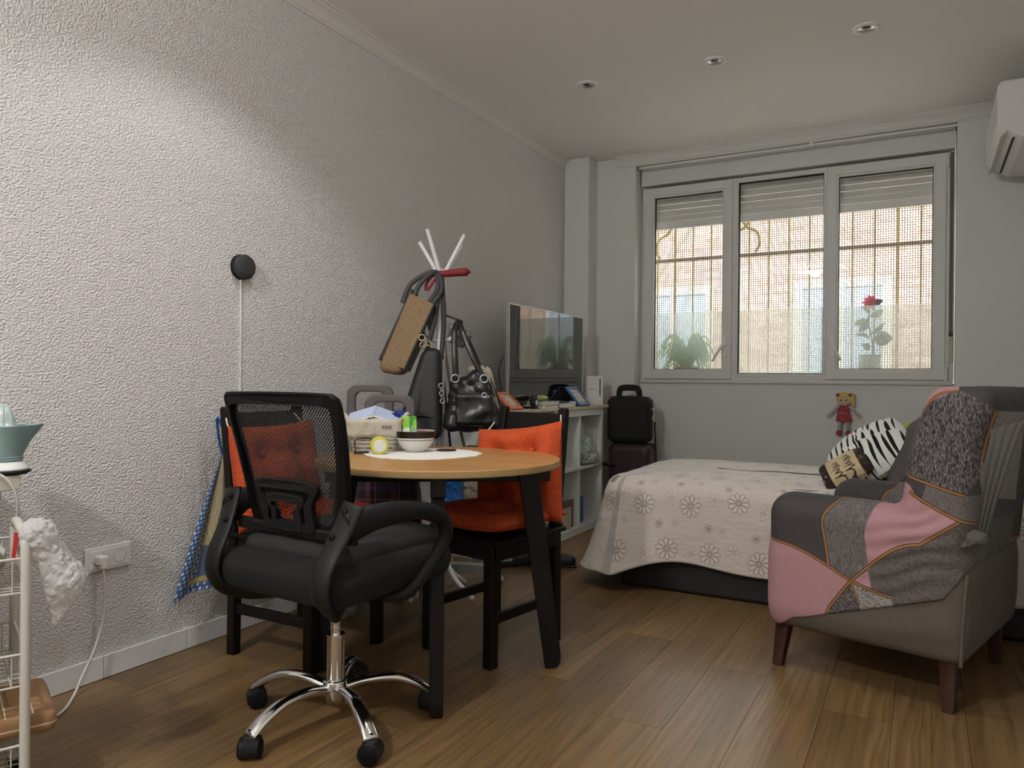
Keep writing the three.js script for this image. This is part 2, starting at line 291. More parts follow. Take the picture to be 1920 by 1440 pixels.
part(s1, 'screw_cap', cy(0.011, 0.011, 0.006).rotateX(Math.PI / 2).translate(0.70, WBOT + 0.036, ZN + 0.03), M.trim);
sash(1.787, 2.468, 1.825, 0.055, 2.474);
const s2 = part(win, 'fixed_light_frame', sashProf(1.195, 1.782, WBOT + 0.02, WTOP - 0.02, 0.016, ZN - 0.03, ZN + 0.014), M.frame);
pane(1.217, 1.762, WBOT + 0.045, WTOP - 0.042, s2, 1.503);
// roller shutter, partly down
const sh = thing('roller_shutter', 'grey slatted roller shutter lowered over the top of the window', 'shutter', [0, 0, 0]);
for (let k = 0; k < 8; k++) { const y = 2.200 + k * 0.043; part(sh, 'slat', [new THREE.CylinderGeometry(0.05, 0.05, 1.96, 5, 1, true, -0.44, 0.88).rotateZ(Math.PI / 2).rotateX(Math.PI / 2 - 0.0).translate(1.51, y + 0.0215, ZN - 0.168).scale(1, 1, 1), span(0.53, 2.49, y + 0.001, y + 0.042, ZN - 0.124, ZN - 0.119)], M.shutter); }
part(sh, 'bottom_bar', [span(0.53, 2.49, 2.145, 2.199, ZN - 0.128, ZN - 0.116, 0.003), span(0.53, 2.49, 2.145, 2.150, ZN - 0.138, ZN - 0.112, 0.002)], std(new THREE.Color().setRGB(0.72, 0.73, 0.71), 0.5));
for (const x of [0.64, 2.40]) part(sh, 'stopper', [cy(0.009, 0.009, 0.03).rotateX(Math.PI / 2).translate(x, 2.19, ZN - 0.105)], M.white);
// curtain rail under the cornice
const rail = thing('curtain_rail', 'slim white curtain rail running under the cornice above the window', 'curtain rail');
part(rail, 'rail', span(NX0 + 0.02, NX1, 2.548, 2.560, ZB - 0.02, ZB - 0.004, 0.002), M.white);
part(rail, 'bracket', span(1.69, 1.71, 2.545, 2.576, ZB - 0.025, ZB + 0.001, 0.002), M.white);
part(rail, 'end_cap', span(NX0 + 0.012, NX0 + 0.022, 2.543, 2.565, ZB - 0.024, ZB, 0.002), std(0x6b6760, 0.6));
// strap of the shutter in its winder
const strap = thing('shutter_strap', 'grey shutter strap ending in a cream winder beside the window', 'strap', [2.499, 0, ZN]);
part(strap, 'belt', span(-0.008, 0.008, 1.31, 2.43, 0.003, 0.006), std(0x6f6a5e, 0.9));
part(strap, 'guide', span(-0.011, 0.011, 1.29, 1.315, 0, 0.014, 0.002), std(0x3a362f, 0.6));
part(strap, 'winder', [span(-0.014, 0.014, 1.13, 1.29, 0, 0.012, 0.004)], std(0xb9b4a4, 0.5));

// ---------------------------------------------------------------- outside the window
struct('wall_outside', [span(-6, NX0, -0.6, 3.2, ZN - 0.30, ZN - 0.125), span(NX1, 9, -0.6, 3.2, ZN - 0.30, ZN - 0.125), span(NX0, NX1, -0.6, 0.96, ZN - 0.30, ZN - 0.125), span(NX0, NX1, 2.6, 3.2, ZN - 0.30, ZN - 0.125)], std(0xb9a58e, 0.95));
struct('sill_outside', span(NX0 - 0.05, NX1 + 0.05, 0.96, 1.0, ZN - 0.48, ZN - 0.05, 0.004), std(0xcfc8b8, 0.8));
const gr = thing('window_grille', 'yellow painted iron grille with upright bars outside the window', 'grille', [0, 0, ZN - 0.40]);
const ironY = std(new THREE.Color().setRGB(0.85, 0.70, 0.36), 0.55), ironG = std(0xb3ad9d, 0.6);
for (let x = 0.50; x < 2.75; x += 0.141) part(gr, 'bar', span(x - 0.007, x + 0.007, 1.0, 2.62, -0.007, 0.007, 0.002), ironY);
for (const y of [1.06, 1.95, 2.45]) part(gr, 'crossbar', span(0.42, 2.75, y - 0.013, y + 0.013, -0.006, 0.022, 0.002), ironG);
for (const [x, s] of [[1.11, 1], [1.25, -1], [0.52, 1]]) part(gr, 'scroll', tube([[x, 1.97, 0.01], [x - 0.03 * s, 2.03, 0.01], [x - 0.01 * s, 2.12, 0.01], [x + 0.06 * s, 2.16, 0.01], [x + 0.10 * s, 2.22, 0.01]], 0.012, 20, 6), ironY);
{
  const g = []; const p = 0.0162, z = ZN - 0.345;
  for (let x = 0.42; x < 2.62; x += p) g.push(bx(0.0040, 1.45, 0.0024, x, 1.72, z));
  for (let y = 1.0; y < 2.44; y += p) g.push(bx(2.2, 0.0036, 0.0024, 1.52, y, z + 0.002));
  const m = single('wire_screen', 'fine square wire mesh stretched across the outside of the window', 'wire mesh', g, std(0x5e5347, 0.6)); m.userData.kind = 'stuff';
}
// street, tree and the brick house opposite
struct('ground', span(-20, 24, -0.75, -0.6, -18, ZN - 0.3), std(0xc4beb2, 0.95));
const house = thing('brick_house', 'sunlit salmon brick house across the street with pale window surrounds', 'building', [0, -0.6, -13]);
const brickTex = tex(512, 512, (u, v) => { const r = Math.floor(v * 16), x = u * 8 + (r % 2) * 0.5, fx = x - Math.floor(x), fy = v * 16 - r, m = (fx < 0.05 || fy < 0.1) ? 1 : 0, k = pnoise(Math.floor(x) + 0.3, r + 0.7, 8, 16) * 0.12; return m ? [0.60, 0.56, 0.51] : [0.57 + k, 0.475 + k, 0.425 + k]; }, [2.0, 1.2]);
part(house, 'wall', [span(-14, 16, 0, 5.4, -0.4, 0)], std(new THREE.Color().setRGB(1, 1, 1), 0.9, { map: brickTex }));
part(house, 'roof_edge', [span(-14, 16, 5.4, 5.6, -0.5, 0.25, 0.02)], std(0x8f8577, 0.9));
part(house, 'plinth', [span(-14, 16, 0, 0.9, 0, 0.08, 0.01)], std(0x9c958a, 0.9));
for (let i = 0; i < 5; i++) for (const y of [1.5]) {
  const x = -4.3 + i * 2.75, w = part(house, 'window', [span(x - 0.72, x + 0.72, y, y + 0.12, 0, 0.08), span(x - 0.72, x + 0.72, y + 1.66, y + 1.8, 0, 0.08), span(x - 0.72, x - 0.58, y + 0.12, y + 1.66, 0, 0.078), span(x + 0.58, x + 0.72, y + 0.12, y + 1.66, 0, 0.078), span(x - 0.05, x + 0.05, y + 0.12, y + 1.66, 0, 0.06)], std(0xa5a29c, 0.7));
  for (const s of [-1, 1]) part(w, 'glass_leaf', span(x + s * 0.315 - 0.265, x + s * 0.315 + 0.265, y + 0.12, y + 1.66, 0.005, 0.03), phy(0x7f93a6, 0.12));
}
const tree = thing('street_tree', 'bare grey tree trunk standing in the street behind the grille', 'tree', [-0.75, -0.6, -8.6]);
part(tree, 'trunk', sweep([[0, 0, 0], [0.04, 1.4, 0], [-0.03, 2.7, 0], [0.02, 4.2, 0.1]], (t) => [0.19 - 0.06 * t, 0.19 - 0.06 * t], 20, 12, [0, 0, 1]), std(0x9c8f7d, 0.95));
for (const [a, b] of [[[-0.02, 2.3, 0], [-0.9, 3.6, 0.2]], [[0, 2.5, 0], [0.95, 3.8, -0.1]], [[0, 3, 0], [0.3, 5, 0.4]]]) part(tree, 'branch', rod(a, b, 0.08, 0.035), std(0x9c8f7d, 0.95));

// ---------------------------------------------------------------- lamps
function downlight(x, z, label, on) {
  const t = thing('downlight', label, 'ceiling light', [x, CEIL, z], 0, on ? 'lit downlights above the table' : 'unlit downlights near the window');
  part(t, 'ring', lathe([[0.036, -0.004], [0.040, -0.010], [0.054, -0.010], [0.060, -0.005], [0.060, 0]], 40), M.white);
  part(t, 'reflector', lathe([[0.020, 0.0], [0.026, -0.0005], [0.037, -0.004]], 36), M.steel);
  if (on) {
    part(t, 'bulb', cy(0.026, 0.026, 0.006, 0, -0.0015, 0), std(0xffffff, 0.4, { emissive: LAMP_COLOR, emissiveIntensity: 3 }));
    const l = new THREE.SpotLight(LAMP_COLOR, on, 0, LAMP.spotAngle, LAMP.spotSoft, 2); l.position.set(0, -0.012, 0); l.target.position.set(0, -1, 0);
    l.castShadow = true; l.shadow.radius = 1.6; l.shadow.mapSize.set(1024, 1024); t.add(l, l.target);
  } else part(t, 'bulb', lathe([[0.001, -0.006], [0.010, -0.005], [0.017, -0.003], [0.021, -0.0005]], 24), std(0x55524c, 0.25, { metalness: 0.4 }));
}
LAMP.spots.forEach(([x, z, I], i) => downlight(x, z, 'lit round downlight in the ceiling ' + ['above the round table near the stucco wall', 'between the two other lit downlights', 'nearest the wall with the air conditioner'][i], I));
[[0.70, -3.83, 'unlit downlight closest to the stucco wall with the coat stand'], [1.40, -3.85, 'unlit downlight in the middle of the row of three near the window'], [2.106, -3.82, 'unlit downlight of the window row closest to the air conditioner']].forEach(([x, z, l]) => downlight(x, z, l, 0));
{
  const [x, z] = LAMP.tube, t = thing('ceiling_lamp', 'slim bright batten lamp on the ceiling at the end opposite the window', 'ceiling light', [x, CEIL, z]);
  part(t, 'housing', span(-0.26, 0.26, -0.035, 0, -0.05, 0.05, 0.006), M.white);
  part(t, 'diffuser', span(-0.24, 0.24, -0.070, -0.034, -0.04, 0.04, 0.012), std(0xffffff, 0.5, { emissive: LAMP_COLOR, emissiveIntensity: 6 }));
  const l = new THREE.PointLight(LAMP_COLOR, LAMP.tubePower, 0, 2); l.position.set(0, -0.047, 0); l.castShadow = true; l.shadow.radius = 4; t.add(l);
}

// ---------------------------------------------------------------- dining table
const oakTex = tex(1024, 512, (u, v) => { const w = fbm(u, v, 2, 4, 3), k = fbm(u * 0.5, v + 0.03 * w, 2, 40, 3), g = fbm(u, v, 8, 160, 2), t = 0.5 + 0.55 * k + 0.25 * g + 0.3 * w; return [lerp(0.60, 0.80, t), lerp(0.43, 0.60, t), lerp(0.24, 0.36, t)]; }, [0.9, 0.45]);
const oak = phy(new THREE.Color().setRGB(1, 1, 1), 0.38, { map: oakTex });
const edgeBand = phy(new THREE.Color().setRGB(0.40, 0.27, 0.12), 0.45);
const darkWood = phy(new THREE.Color().setRGB(0.0062, 0.0045, 0.0038), 0.45, { specularIntensity: 0.5 });
const TBL = { x: 0.888, z: -2.134, r: 0.417, y: 0.722 };
{
  const t = thing('round_table', 'round dining table with oak top and black splayed legs', 'table', [TBL.x, 0, TBL.z]);
  const g = new THREE.CylinderGeometry(TBL.r, TBL.r, 0.004, 96).translate(0, TBL.y - 0.002, 0);
  part(t, 'table_top', [lathe([[0.001, TBL.y], [TBL.r - 0.003, TBL.y], [TBL.r - 0.001, TBL.y - 0.001], [TBL.r, TBL.y - 0.003]], 96)], oak);
  part(t, 'edge_band', [lathe([[TBL.r, TBL.y - 0.003], [TBL.r, TBL.y - 0.020], [TBL.r - 0.003, TBL.y - 0.024], [0.001, TBL.y - 0.024]], 96)], edgeBand);
  for (const a of [56, 146]) { const c = Math.cos(a * Math.PI / 180), s = Math.sin(a * Math.PI / 180); part(t, 'rail', [beam([-0.385 * c, TBL.y - 0.054, -0.385 * s], [0.385 * c, TBL.y - 0.054, 0.385 * s], 0.045, 0.058)], darkWood); }
  for (const a of [56, -29, 146, 236]) {
    const rad = a * Math.PI / 180, sh = new THREE.Shape();           // leg outline in its own upright plane: x outwards, y up
    sh.moveTo(0.270, TBL.y - 0.025); sh.lineTo(0.340, TBL.y - 0.025); sh.lineTo(0.425, 0.05); sh.quadraticCurveTo(0.428, 0.0, 0.395, 0); sh.lineTo(0.372, 0); sh.lineTo(0.368, 0.02); sh.closePath();
    part(t, 'leg', [ext(sh, 0.042, 0.004).rotateY(-rad)], darkWood);
  }
}

// ---------------------------------------------------------------- dining chairs with orange cushions
const linen = tex(256, 256, (u, v) => { const a = Math.sin(u * Math.PI * 2 * 64) * 0.5 + 0.5, b = Math.sin(v * Math.PI * 2 * 64) * 0.5 + 0.5; return 0.80 + 0.10 * a * b + 0.16 * fbm(u, v, 8, 32, 3) + 0.12 * fbm(u, v, 40, 6, 2); }, [0.14, 0.14]);
const orange = std(new THREE.Color().setRGB(0.80, 0.105, 0.022), 0.9, { map: linen, bumpMap: linen, bumpScale: 0.0012 });
const cord = std(0xd8cdb8, 0.9);
function diningChair(label, x, z, turn, narrow) {
  const t = thing('dining_chair', label, 'chair', [x, 0, z], turn, 'black dining chairs at the round table');
  const hw = narrow ? 0.150 : 0.172, backZ = (y) => y < 0.42 ? -0.185 : -0.185 - (y - 0.42) * 0.115;
  for (const s of [-1, 1]) {
    part(t, 'leg', beam([s * hw, 0, 0.185], [s * hw, 0.43, 0.185], 0.038, 0.040, [0, 0, 1]), darkWood);
    const sh = new THREE.Shape(); sh.moveTo(-0.205, 0); sh.lineTo(-0.170, 0); sh.lineTo(-0.162, 0.43); sh.lineTo(-0.219, 0.875); sh.quadraticCurveTo(-0.229, 0.888, -0.242, 0.884); sh.lineTo(-0.249, 0.875); sh.lineTo(-0.200, 0.43); sh.closePath();
    part(t, 'back_post', [ext(sh, 0.036, 0.004).rotateY(-Math.PI / 2).translate(s * hw, 0, 0)], darkWood);
    part(t, 'stretcher', beam([s * hw, 0.165, -0.17], [s * hw, 0.165, 0.17], 0.018, 0.036, [0, 1, 0]), darkWood);
  }
  part(t, 'seat', [span(-0.205, 0.205, 0.425, 0.443, -0.185, 0.215, 0.006), span(-0.17, 0.17, 0.370, 0.426, 0.182, 0.202, 0.003), span(-0.17, 0.17, 0.370, 0.426, -0.19, -0.172, 0.003), span(-0.182, -0.162, 0.370, 0.426, -0.18, 0.19, 0.003), span(0.162, 0.182, 0.370, 0.426, -0.18, 0.19, 0.003)], darkWood);
  part(t, 'top_rail', beam([-hw, 0.822, backZ(0.822) - 0.005], [hw, 0.822, backZ(0.822) - 0.005], 0.018, 0.082, [0, 1, -0.115]), darkWood);
  part(t, 'lower_rail', beam([-hw, 0.53, backZ(0.53)], [hw, 0.53, backZ(0.53)], 0.018, 0.045, [0, 1, -0.115]), darkWood);
  for (const k of [-1.5, -0.5, 0.5, 1.5]) part(t, 'slat', beam([k * 0.072, 0.54, backZ(0.54)], [k * 0.072, 0.79, backZ(0.79)], 0.030, 0.012, [0, 0.115, 1], 0.002), darkWood);
  return t;
}
const tuft = [[-0.085, 0.08], [0.085, 0.08], [-0.085, -0.08], [0.085, -0.08]];
function placeLocal(o, chair, [x, y, z], rx, ry = 0, rz = 0) { const m = new THREE.Matrix4().makeRotationY(chair.rotation.y).setPosition(chair.position), l = new THREE.Matrix4().makeRotationFromEuler(new THREE.Euler(rx, ry, rz, 'YXZ')).setPosition(x, y, z); m.multiply(l).decompose(o.position, o.quaternion, o.scale); }
const chairR = diningChair('black slatted dining chair tucked in between the round table and the bed', 0.945, -2.415, -0.187, true);
const chairL = diningChair('black slatted dining chair against the stucco wall behind the office chair', 0.376, -2.035, Math.PI / 2);
function cushion(name, label, w, h, t, chair, at, rx, ry, rz, s0, group) {
  const o = thing(name, label, 'cushion', [0, 0, 0], 0, group);
  part(o, 'cover', pillow(w, h, t, { tufts: tuft, depth: 0.62, seed: s0, ears: name === 'seat_cushion' ? 0.02 : 0.07, rough: 0.007, square: 0.36 }), orange);
  for (const [x, y] of tuft) part(o, 'button', [sdBall(x, y, t * 0.5 * 0.40)], orange);
  for (const s of [-1, 1]) part(o, 'tie', tube([[s * w * 0.44, h * 0.46, 0], [s * w * 0.43, h * 0.5, -0.03], [s * w * 0.40, h * 0.5 + 0.03, -0.05]], 0.003, 10, 6), cord);
  placeLocal(o, chair, at, rx, ry, rz); return o;
}
function sdBall(x, y, z) { return new THREE.SphereGeometry(0.013, 12, 8).scale(1, 1, 0.5).translate(x, y, z); }
cushion('seat_cushion', 'orange tufted seat cushion on the dining chair near the bed', 0.42, 0.42, 0.095, chairR, [0.0, 0.493, 0.02], -Math.PI / 2, 0, 0, 1, 'orange chair cushions');
cushion('back_cushion', 'orange tufted cushion leaning on the dining chair near the bed', 0.415, 0.375, 0.145, chairR, [0.022, 0.632, -0.118], -0.14, 0, 0.12, 5, 'orange chair cushions');
cushion('seat_cushion', 'orange tufted seat cushion on the dining chair by the stucco wall', 0.42, 0.42, 0.095, chairL, [0.0, 0.493, 0.02], -Math.PI / 2, 0, 0, 9, 'orange chair cushions');
cushion('back_cushion', 'orange tufted cushion leaning on the dining chair by the stucco wall', 0.41, 0.375, 0.145, chairL, [-0.035, 0.640, -0.118], -0.14, 0, 0.02, 13, 'orange chair cushions');

// ---------------------------------------------------------------- office chair
const plastic = phy(new THREE.Color().setRGB(0.009, 0.0095, 0.0095), 0.5, { specularIntensity: 0.5 });
const plasticD = phy(new THREE.Color().setRGB(0.004, 0.004, 0.004), 0.5, { specularIntensity: 0.4 });
const seatFab = std(new THREE.Color().setRGB(0.006, 0.006, 0.0065), 0.95, { bumpMap: linen, bumpScale: 0.0006 });
const padFab = std(new THREE.Color().setRGB(0.024, 0.022, 0.021), 0.9, { bumpMap: linen, bumpScale: 0.0006 });
const meshTex = draw(64, 64, (c, w, h) => { c.fillStyle = '#fff'; c.fillRect(0, 0, w, h); c.fillStyle = '#000'; for (const [x, y] of [[16, 16], [48, 48]]) for (const [dx, dy] of [[0, 0], [-64, 0], [64, 0], [0, -64], [0, 64]]) { c.beginPath(); c.ellipse(x + dx, y + dy, 13.5, 11, 0.7, 0, 7); c.fill(); } }, [0.0095, 0.0095], false);
const meshMat = std(new THREE.Color().setRGB(0.010, 0.010, 0.010), 0.8, { alphaMap: meshTex, alphaTest: 0.5, side: THREE.DoubleSide });
{
  const t = thing('office_chair', 'black mesh-back office chair with armrests on a chrome five-star base', 'office chair', [0.872, 0, -1.640], Math.PI - 0.07);
  // local: seat faces +z, so the backrest stands at -z
  const R = 0.275, off = 27 * Math.PI / 180 - t.rotation.y * 0;
  const star = thing;                                               // base is built in world angles, then turned back
  const turnBack = (g) => g.rotateY(-t.rotation.y);
  part(t, 'hub', [lathe([[0.001, 0.055], [0.026, 0.055], [0.028, 0.075], [0.034, 0.085], [0.036, 0.118], [0.030, 0.124], [0.001, 0.124]], 32)], M.chrome);
  for (let k = 0; k < 5; k++) {
    const a = (99 + k * 72 + (k === 4 ? 2 : 0)) * Math.PI / 180, c = Math.cos(a), s = Math.sin(a);
    const P = (r, y) => [r * c, y, r * s];
    part(t, 'star_arm', turnBack(sweep([P(0.02, 0.098), P(0.09, 0.112), P(0.17, 0.112), P(0.235, 0.088), P(R + 0.005, 0.058)], (q) => [0.0165 + 0.007 * q, 0.0115 + 0.002 * Math.sin(q * 3.1)], 26, 14)), M.chrome);
    const w = part(t, 'caster', turnBack(join(cy(0.006, 0.006, 0.03, 0, 0.06, 0), nets((x, y, z) => Math.max(smin(sdC(x, y, z, [-0.02, 0.027, 0.0], [0.02, 0.027, 0.0], 0.030), sdB(x, y, z, 0, 0.05, 0.006, 0.016, 0.014, 0.014, 0.006), 0.012), 0.012 - y, Math.abs(x) - 0.026), [-0.04, 0.0, -0.045], [0.04, 0.08, 0.045], 0.005)).rotateY(0.6 + k * 1.9).translate(R * c, 0, R * s)), plastic);
    for (const sx of [-1, 1]) part(w, 'wheel', turnBack(lathe([[0.001, -0.008], [0.018, -0.008], [0.0225, -0.006], [0.025, -0.002], [0.025, 0.004], [0.022, 0.008], [0.001, 0.008]], 28).rotateZ(Math.PI / 2).translate(sx * 0.022, 0.025, 0).rotateY(0.6 + k * 1.9).translate(R * c, 0, R * s)), plasticD);
  }
  part(t, 'gas_lift', [cy(0.0255, 0.0255, 0.13, 0, 0.185, 0), cy(0.0265, 0.0265, 0.006, 0, 0.25, 0), cy(0.0145, 0.0145, 0.13, 0, 0.312, 0), cy(0.0165, 0.0165, 0.006, 0, 0.272, 0)], M.chrome);
  part(t, 'tilt_plate', [bx(0.16, 0.035, 0.2, 0, 0.385, 0.0, 0.008), rod([0.05, 0.375, 0.04], [0.24, 0.372, 0.06], 0.006), rod([-0.05, 0.382, 0.02], [-0.16, 0.375, 0.02], 0.006)], plasticD);
  part(t, 'seat', nets((x, y, z) => smin(sdB(x, y, z, 0, 0.452, 0.005, 0.245, 0.052, 0.245, 0.05), sdE(x, y, z, [0, 0.485, 0], [0.22, 0.03, 0.2]), 0.05), [-0.33, 0.36, -0.32], [0.33, 0.57, 0.34], 0.014), seatFab);
  part(t, 'seat_pad', nets((x, y, z) => { const u = x / 0.21, w = (z - 0.035) / 0.205; return sdB(x, y + 0.012 * (u * u + w * w), z, 0, 0.535, 0.035, 0.212, 0.034, 0.205, 0.033) - 0.004 * noise3(x * 9, y * 9, z * 9); }, [-0.26, 0.42, -0.22], [0.26, 0.61, 0.29], 0.013), padFab);
  // backrest: frame, net, lumbar piece; leaned and curved
  const bz = (x, y) => { const q = (y - 0.55) / 0.4; return -0.150 - 0.045 * q - 0.035 * q * q + 0.55 * (x * x) * (0.9 - 0.4 * q); };
  const curveBack = (g, dz = 0) => bend(g, (v) => { v.z += bz(v.x, v.y) + dz; });
  const outer = spl([[-0.165, 0.575], [-0.195, 0.66], [-0.215, 0.80], [-0.222, 0.915], [-0.208, 0.944], [-0.17, 0.950], [0, 0.952], [0.17, 0.950], [0.208, 0.944], [0.222, 0.915], [0.215, 0.80], [0.195, 0.66], [0.165, 0.575], [0.08, 0.562], [-0.08, 0.562]]);
  const hole = spl([[-0.144, 0.600], [-0.175, 0.67], [-0.195, 0.80], [-0.202, 0.895], [-0.190, 0.918], [-0.13, 0.922], [0, 0.924], [0.13, 0.922], [0.190, 0.918], [0.202, 0.895], [0.195, 0.80], [0.175, 0.67], [0.144, 0.600], [0.06, 0.590], [-0.06, 0.590]], THREE.Path);
  outer.holes.push(hole);
  part(t, 'back_frame', [curveBack(ext(outer, 0.024, 0.006))], plasticD);
  part(t, 'back_mesh', [sheet(24, 30, (u, v) => { const y = lerp(0.585, 0.932, v), hw = lerp(0.150, 0.205, Math.min(1, v * 1.25)), x = (u * 2 - 1) * hw; return [x, y, bz(x, y) + 0.004, x, y]; })], meshMat);
  const arch = (w0, w1, y0, y1, b, bb) => { const s = spl([[-w0, y0], [-w0 * 0.98, (y0 + y1) / 2], [-w1, y1 - 0.022], [-w1 * 0.75, y1], [w1 * 0.75, y1], [w1, y1 - 0.022], [w0 * 0.98, (y0 + y1) / 2], [w0, y0], [w0 * 0.6, y0 - 0.006], [-w0 * 0.6, y0 - 0.006]]); s.holes.push(spl([[-w0 + b, y0 + bb], [-w0 * 0.98 + b, (y0 + y1) / 2], [-w1 + b, y1 - 0.022 - b * 0.6], [-w1 * 0.75 + b * 0.6, y1 - b], [w1 * 0.75 - b * 0.6, y1 - b], [w1 - b, y1 - 0.022 - b * 0.6], [w0 * 0.98 - b, (y0 + y1) / 2], [w0 - b, y0 + bb], [w0 * 0.6 - b * 0.6, y0 + bb - 0.004], [-w0 * 0.6 + b * 0.6, y0 + bb - 0.004]], THREE.Path)); return s; };
  part(t, 'lumbar_support', [curveBack(ext(arch(0.098, 0.122, 0.580, 0.716, 0.021, 0.024), 0.018, 0.004), -0.018), curveBack(ext(arch(0.058, 0.074, 0.584, 0.678, 0.019, 0.024), 0.018, 0.004), -0.022)], plastic);
  part(t, 'back_crossbar', [curveBack(ext(poly([[-0.225, 0.560], [0.225, 0.560], [0.225, 0.592], [-0.225, 0.592]]), 0.030, 0.006), -0.026)], plastic);
  for (const s of [-1, 1]) {
    const X = s * 0.255;
    // bracket bolted to the back and curling under the seat
    const br = part(t, 'arm_bracket', [sweep([[s * 0.238, 0.672, -0.172], [s * 0.228, 0.62, -0.192], [s * 0.216, 0.560, -0.222], [s * 0.212, 0.508, -0.250], [s * 0.212, 0.455, -0.258], [s * 0.205, 0.410, -0.230], [s * 0.17, 0.388, -0.16], [s * 0.10, 0.388, -0.06]], (q) => [0.036 - 0.010 * q, 0.011], 44, 14, [0, 0, 1])], plastic);
    for (const [y, z] of [[0.652, -0.193], [0.592, -0.219]]) part(br, 'bolt', new THREE.SphereGeometry(0.010, 12, 8).scale(1, 1, 0.6).translate(s * (0.05 + y * 0.27), y, z), plasticD);
    // armrest loop
    part(t, 'armrest', [sweep([[s * 0.232, 0.610, -0.190], [s * 0.258, 0.632, -0.12], [s * 0.276, 0.636, -0.03], [s * 0.284, 0.626, 0.06], [s * 0.284, 0.596, 0.128], [s * 0.280, 0.550, 0.150], [s * 0.270, 0.492, 0.125], [s * 0.254, 0.435, 0.07], [s * 0.236, 0.400, 0.025], [s * 0.19, 0.390, 0.0]], (q) => [q < 0.3 ? lerp(0.042, 0.024, q / 0.3) : 0.024 - 0.009 * (q - 0.3), 0.020], 60, 14, [1, 0, 0])], plastic);
  }
}

// ---------------------------------------------------------------- bed with printed coverlet
const BED = { x0: 0.965, x1: 2.84, z0: -4.50, z1: -3.41, h: 0.550 };
const flowers = draw(2048, 2048, (c, W) => {
  const S = W / 2.0; let q = 3; const R = () => { q = (q * 1664525 + 1013904223) >>> 0; return q / 4294967296; };
  c.fillStyle = '#d5ccc3'; c.fillRect(0, 0, W, W);
  for (let i = 0; i < 26000; i++) { c.fillStyle = R() < 0.5 ? 'rgba(255,250,244,0.10)' : 'rgba(120,105,92,0.07)'; c.fillRect(R() * W, R() * W, 2 + R() * 16, 1 + R() * 1.5); }
  const petal = (x, y, r, n, a0, w, col) => {
    c.strokeStyle = col; c.lineWidth = w; c.lineJoin = 'round';
    for (let k = 0; k < n; k++) { c.save(); c.translate(x, y); c.rotate(a0 + k / n * Math.PI * 2); c.beginPath(); c.moveTo(r * 0.2, 0); c.bezierCurveTo(r * 0.45, -r * 0.27, r * 0.95, -r * 0.27, r, 0); c.bezierCurveTo(r * 0.95, r * 0.27, r * 0.45, r * 0.27, r * 0.2, 0); c.fillStyle = 'rgba(236,230,222,0.28)'; c.fill(); c.stroke(); c.restore(); }
    c.beginPath(); c.arc(x, y, r * 0.14, 0, 7); c.stroke();
  };
  const put = (x, y, r, n, w, col) => { const a = R() * 6; for (const dx of [-W, 0, W]) for (const dy of [-W, 0, W]) petal(x + dx, y + dy, r, n, a, w, col); };
  const cell = 0.245 * S, n = 9;
  for (let j = 0; j < n; j++) for (let i = 0; i < n; i++) {
    const x = (i + 0.5 + (j % 2) * 0.5) * W / n, y = (j + 0.5) * W / n;
    put(x + (R() - 0.5) * 0.03 * S, y + (R() - 0.5) * 0.05 * S, 0.052 * S, 10, 4.2, 'rgba(128,114,104,0.55)');
    put(x + (0.10 + R() * 0.04) * S, y + (R() - 0.5) * 0.06 * S, 0.036 * S, 6, 3.2, 'rgba(165,148,134,0.55)');
    put(x + (0.06 + R() * 0.05) * S, y + (0.10 + R() * 0.03) * S, 0.021 * S, 6, 3.2, 'rgba(128,114,104,0.6)');
    put(x - (0.06 + R() * 0.03) * S, y + (0.085 + R() * 0.03) * S, 0.022 * S, 6, 2.6, 'rgba(165,150,138,0.6)');
  }
}, [2.0, 2.0]);
const quiltBump = tex(512, 512, (u, v) => 0.5 + 0.35 * fbm(u, v, 10, 40, 3) + 0.1 * fbm(u, v, 60, 60, 2), [1.0, 1.0], false);
const coverMat = phy(new THREE.Color().setRGB(1.0, 0.985, 0.97), 0.72, { sheen: 1.0, sheenColor: new THREE.Color(1, 1, 1), sheenRoughness: 0.45, map: flowers, bumpMap: quiltBump, bumpScale: 0.004 });
const bedBase = phy(new THREE.Color().setRGB(0.014, 0.013, 0.014), 0.6);
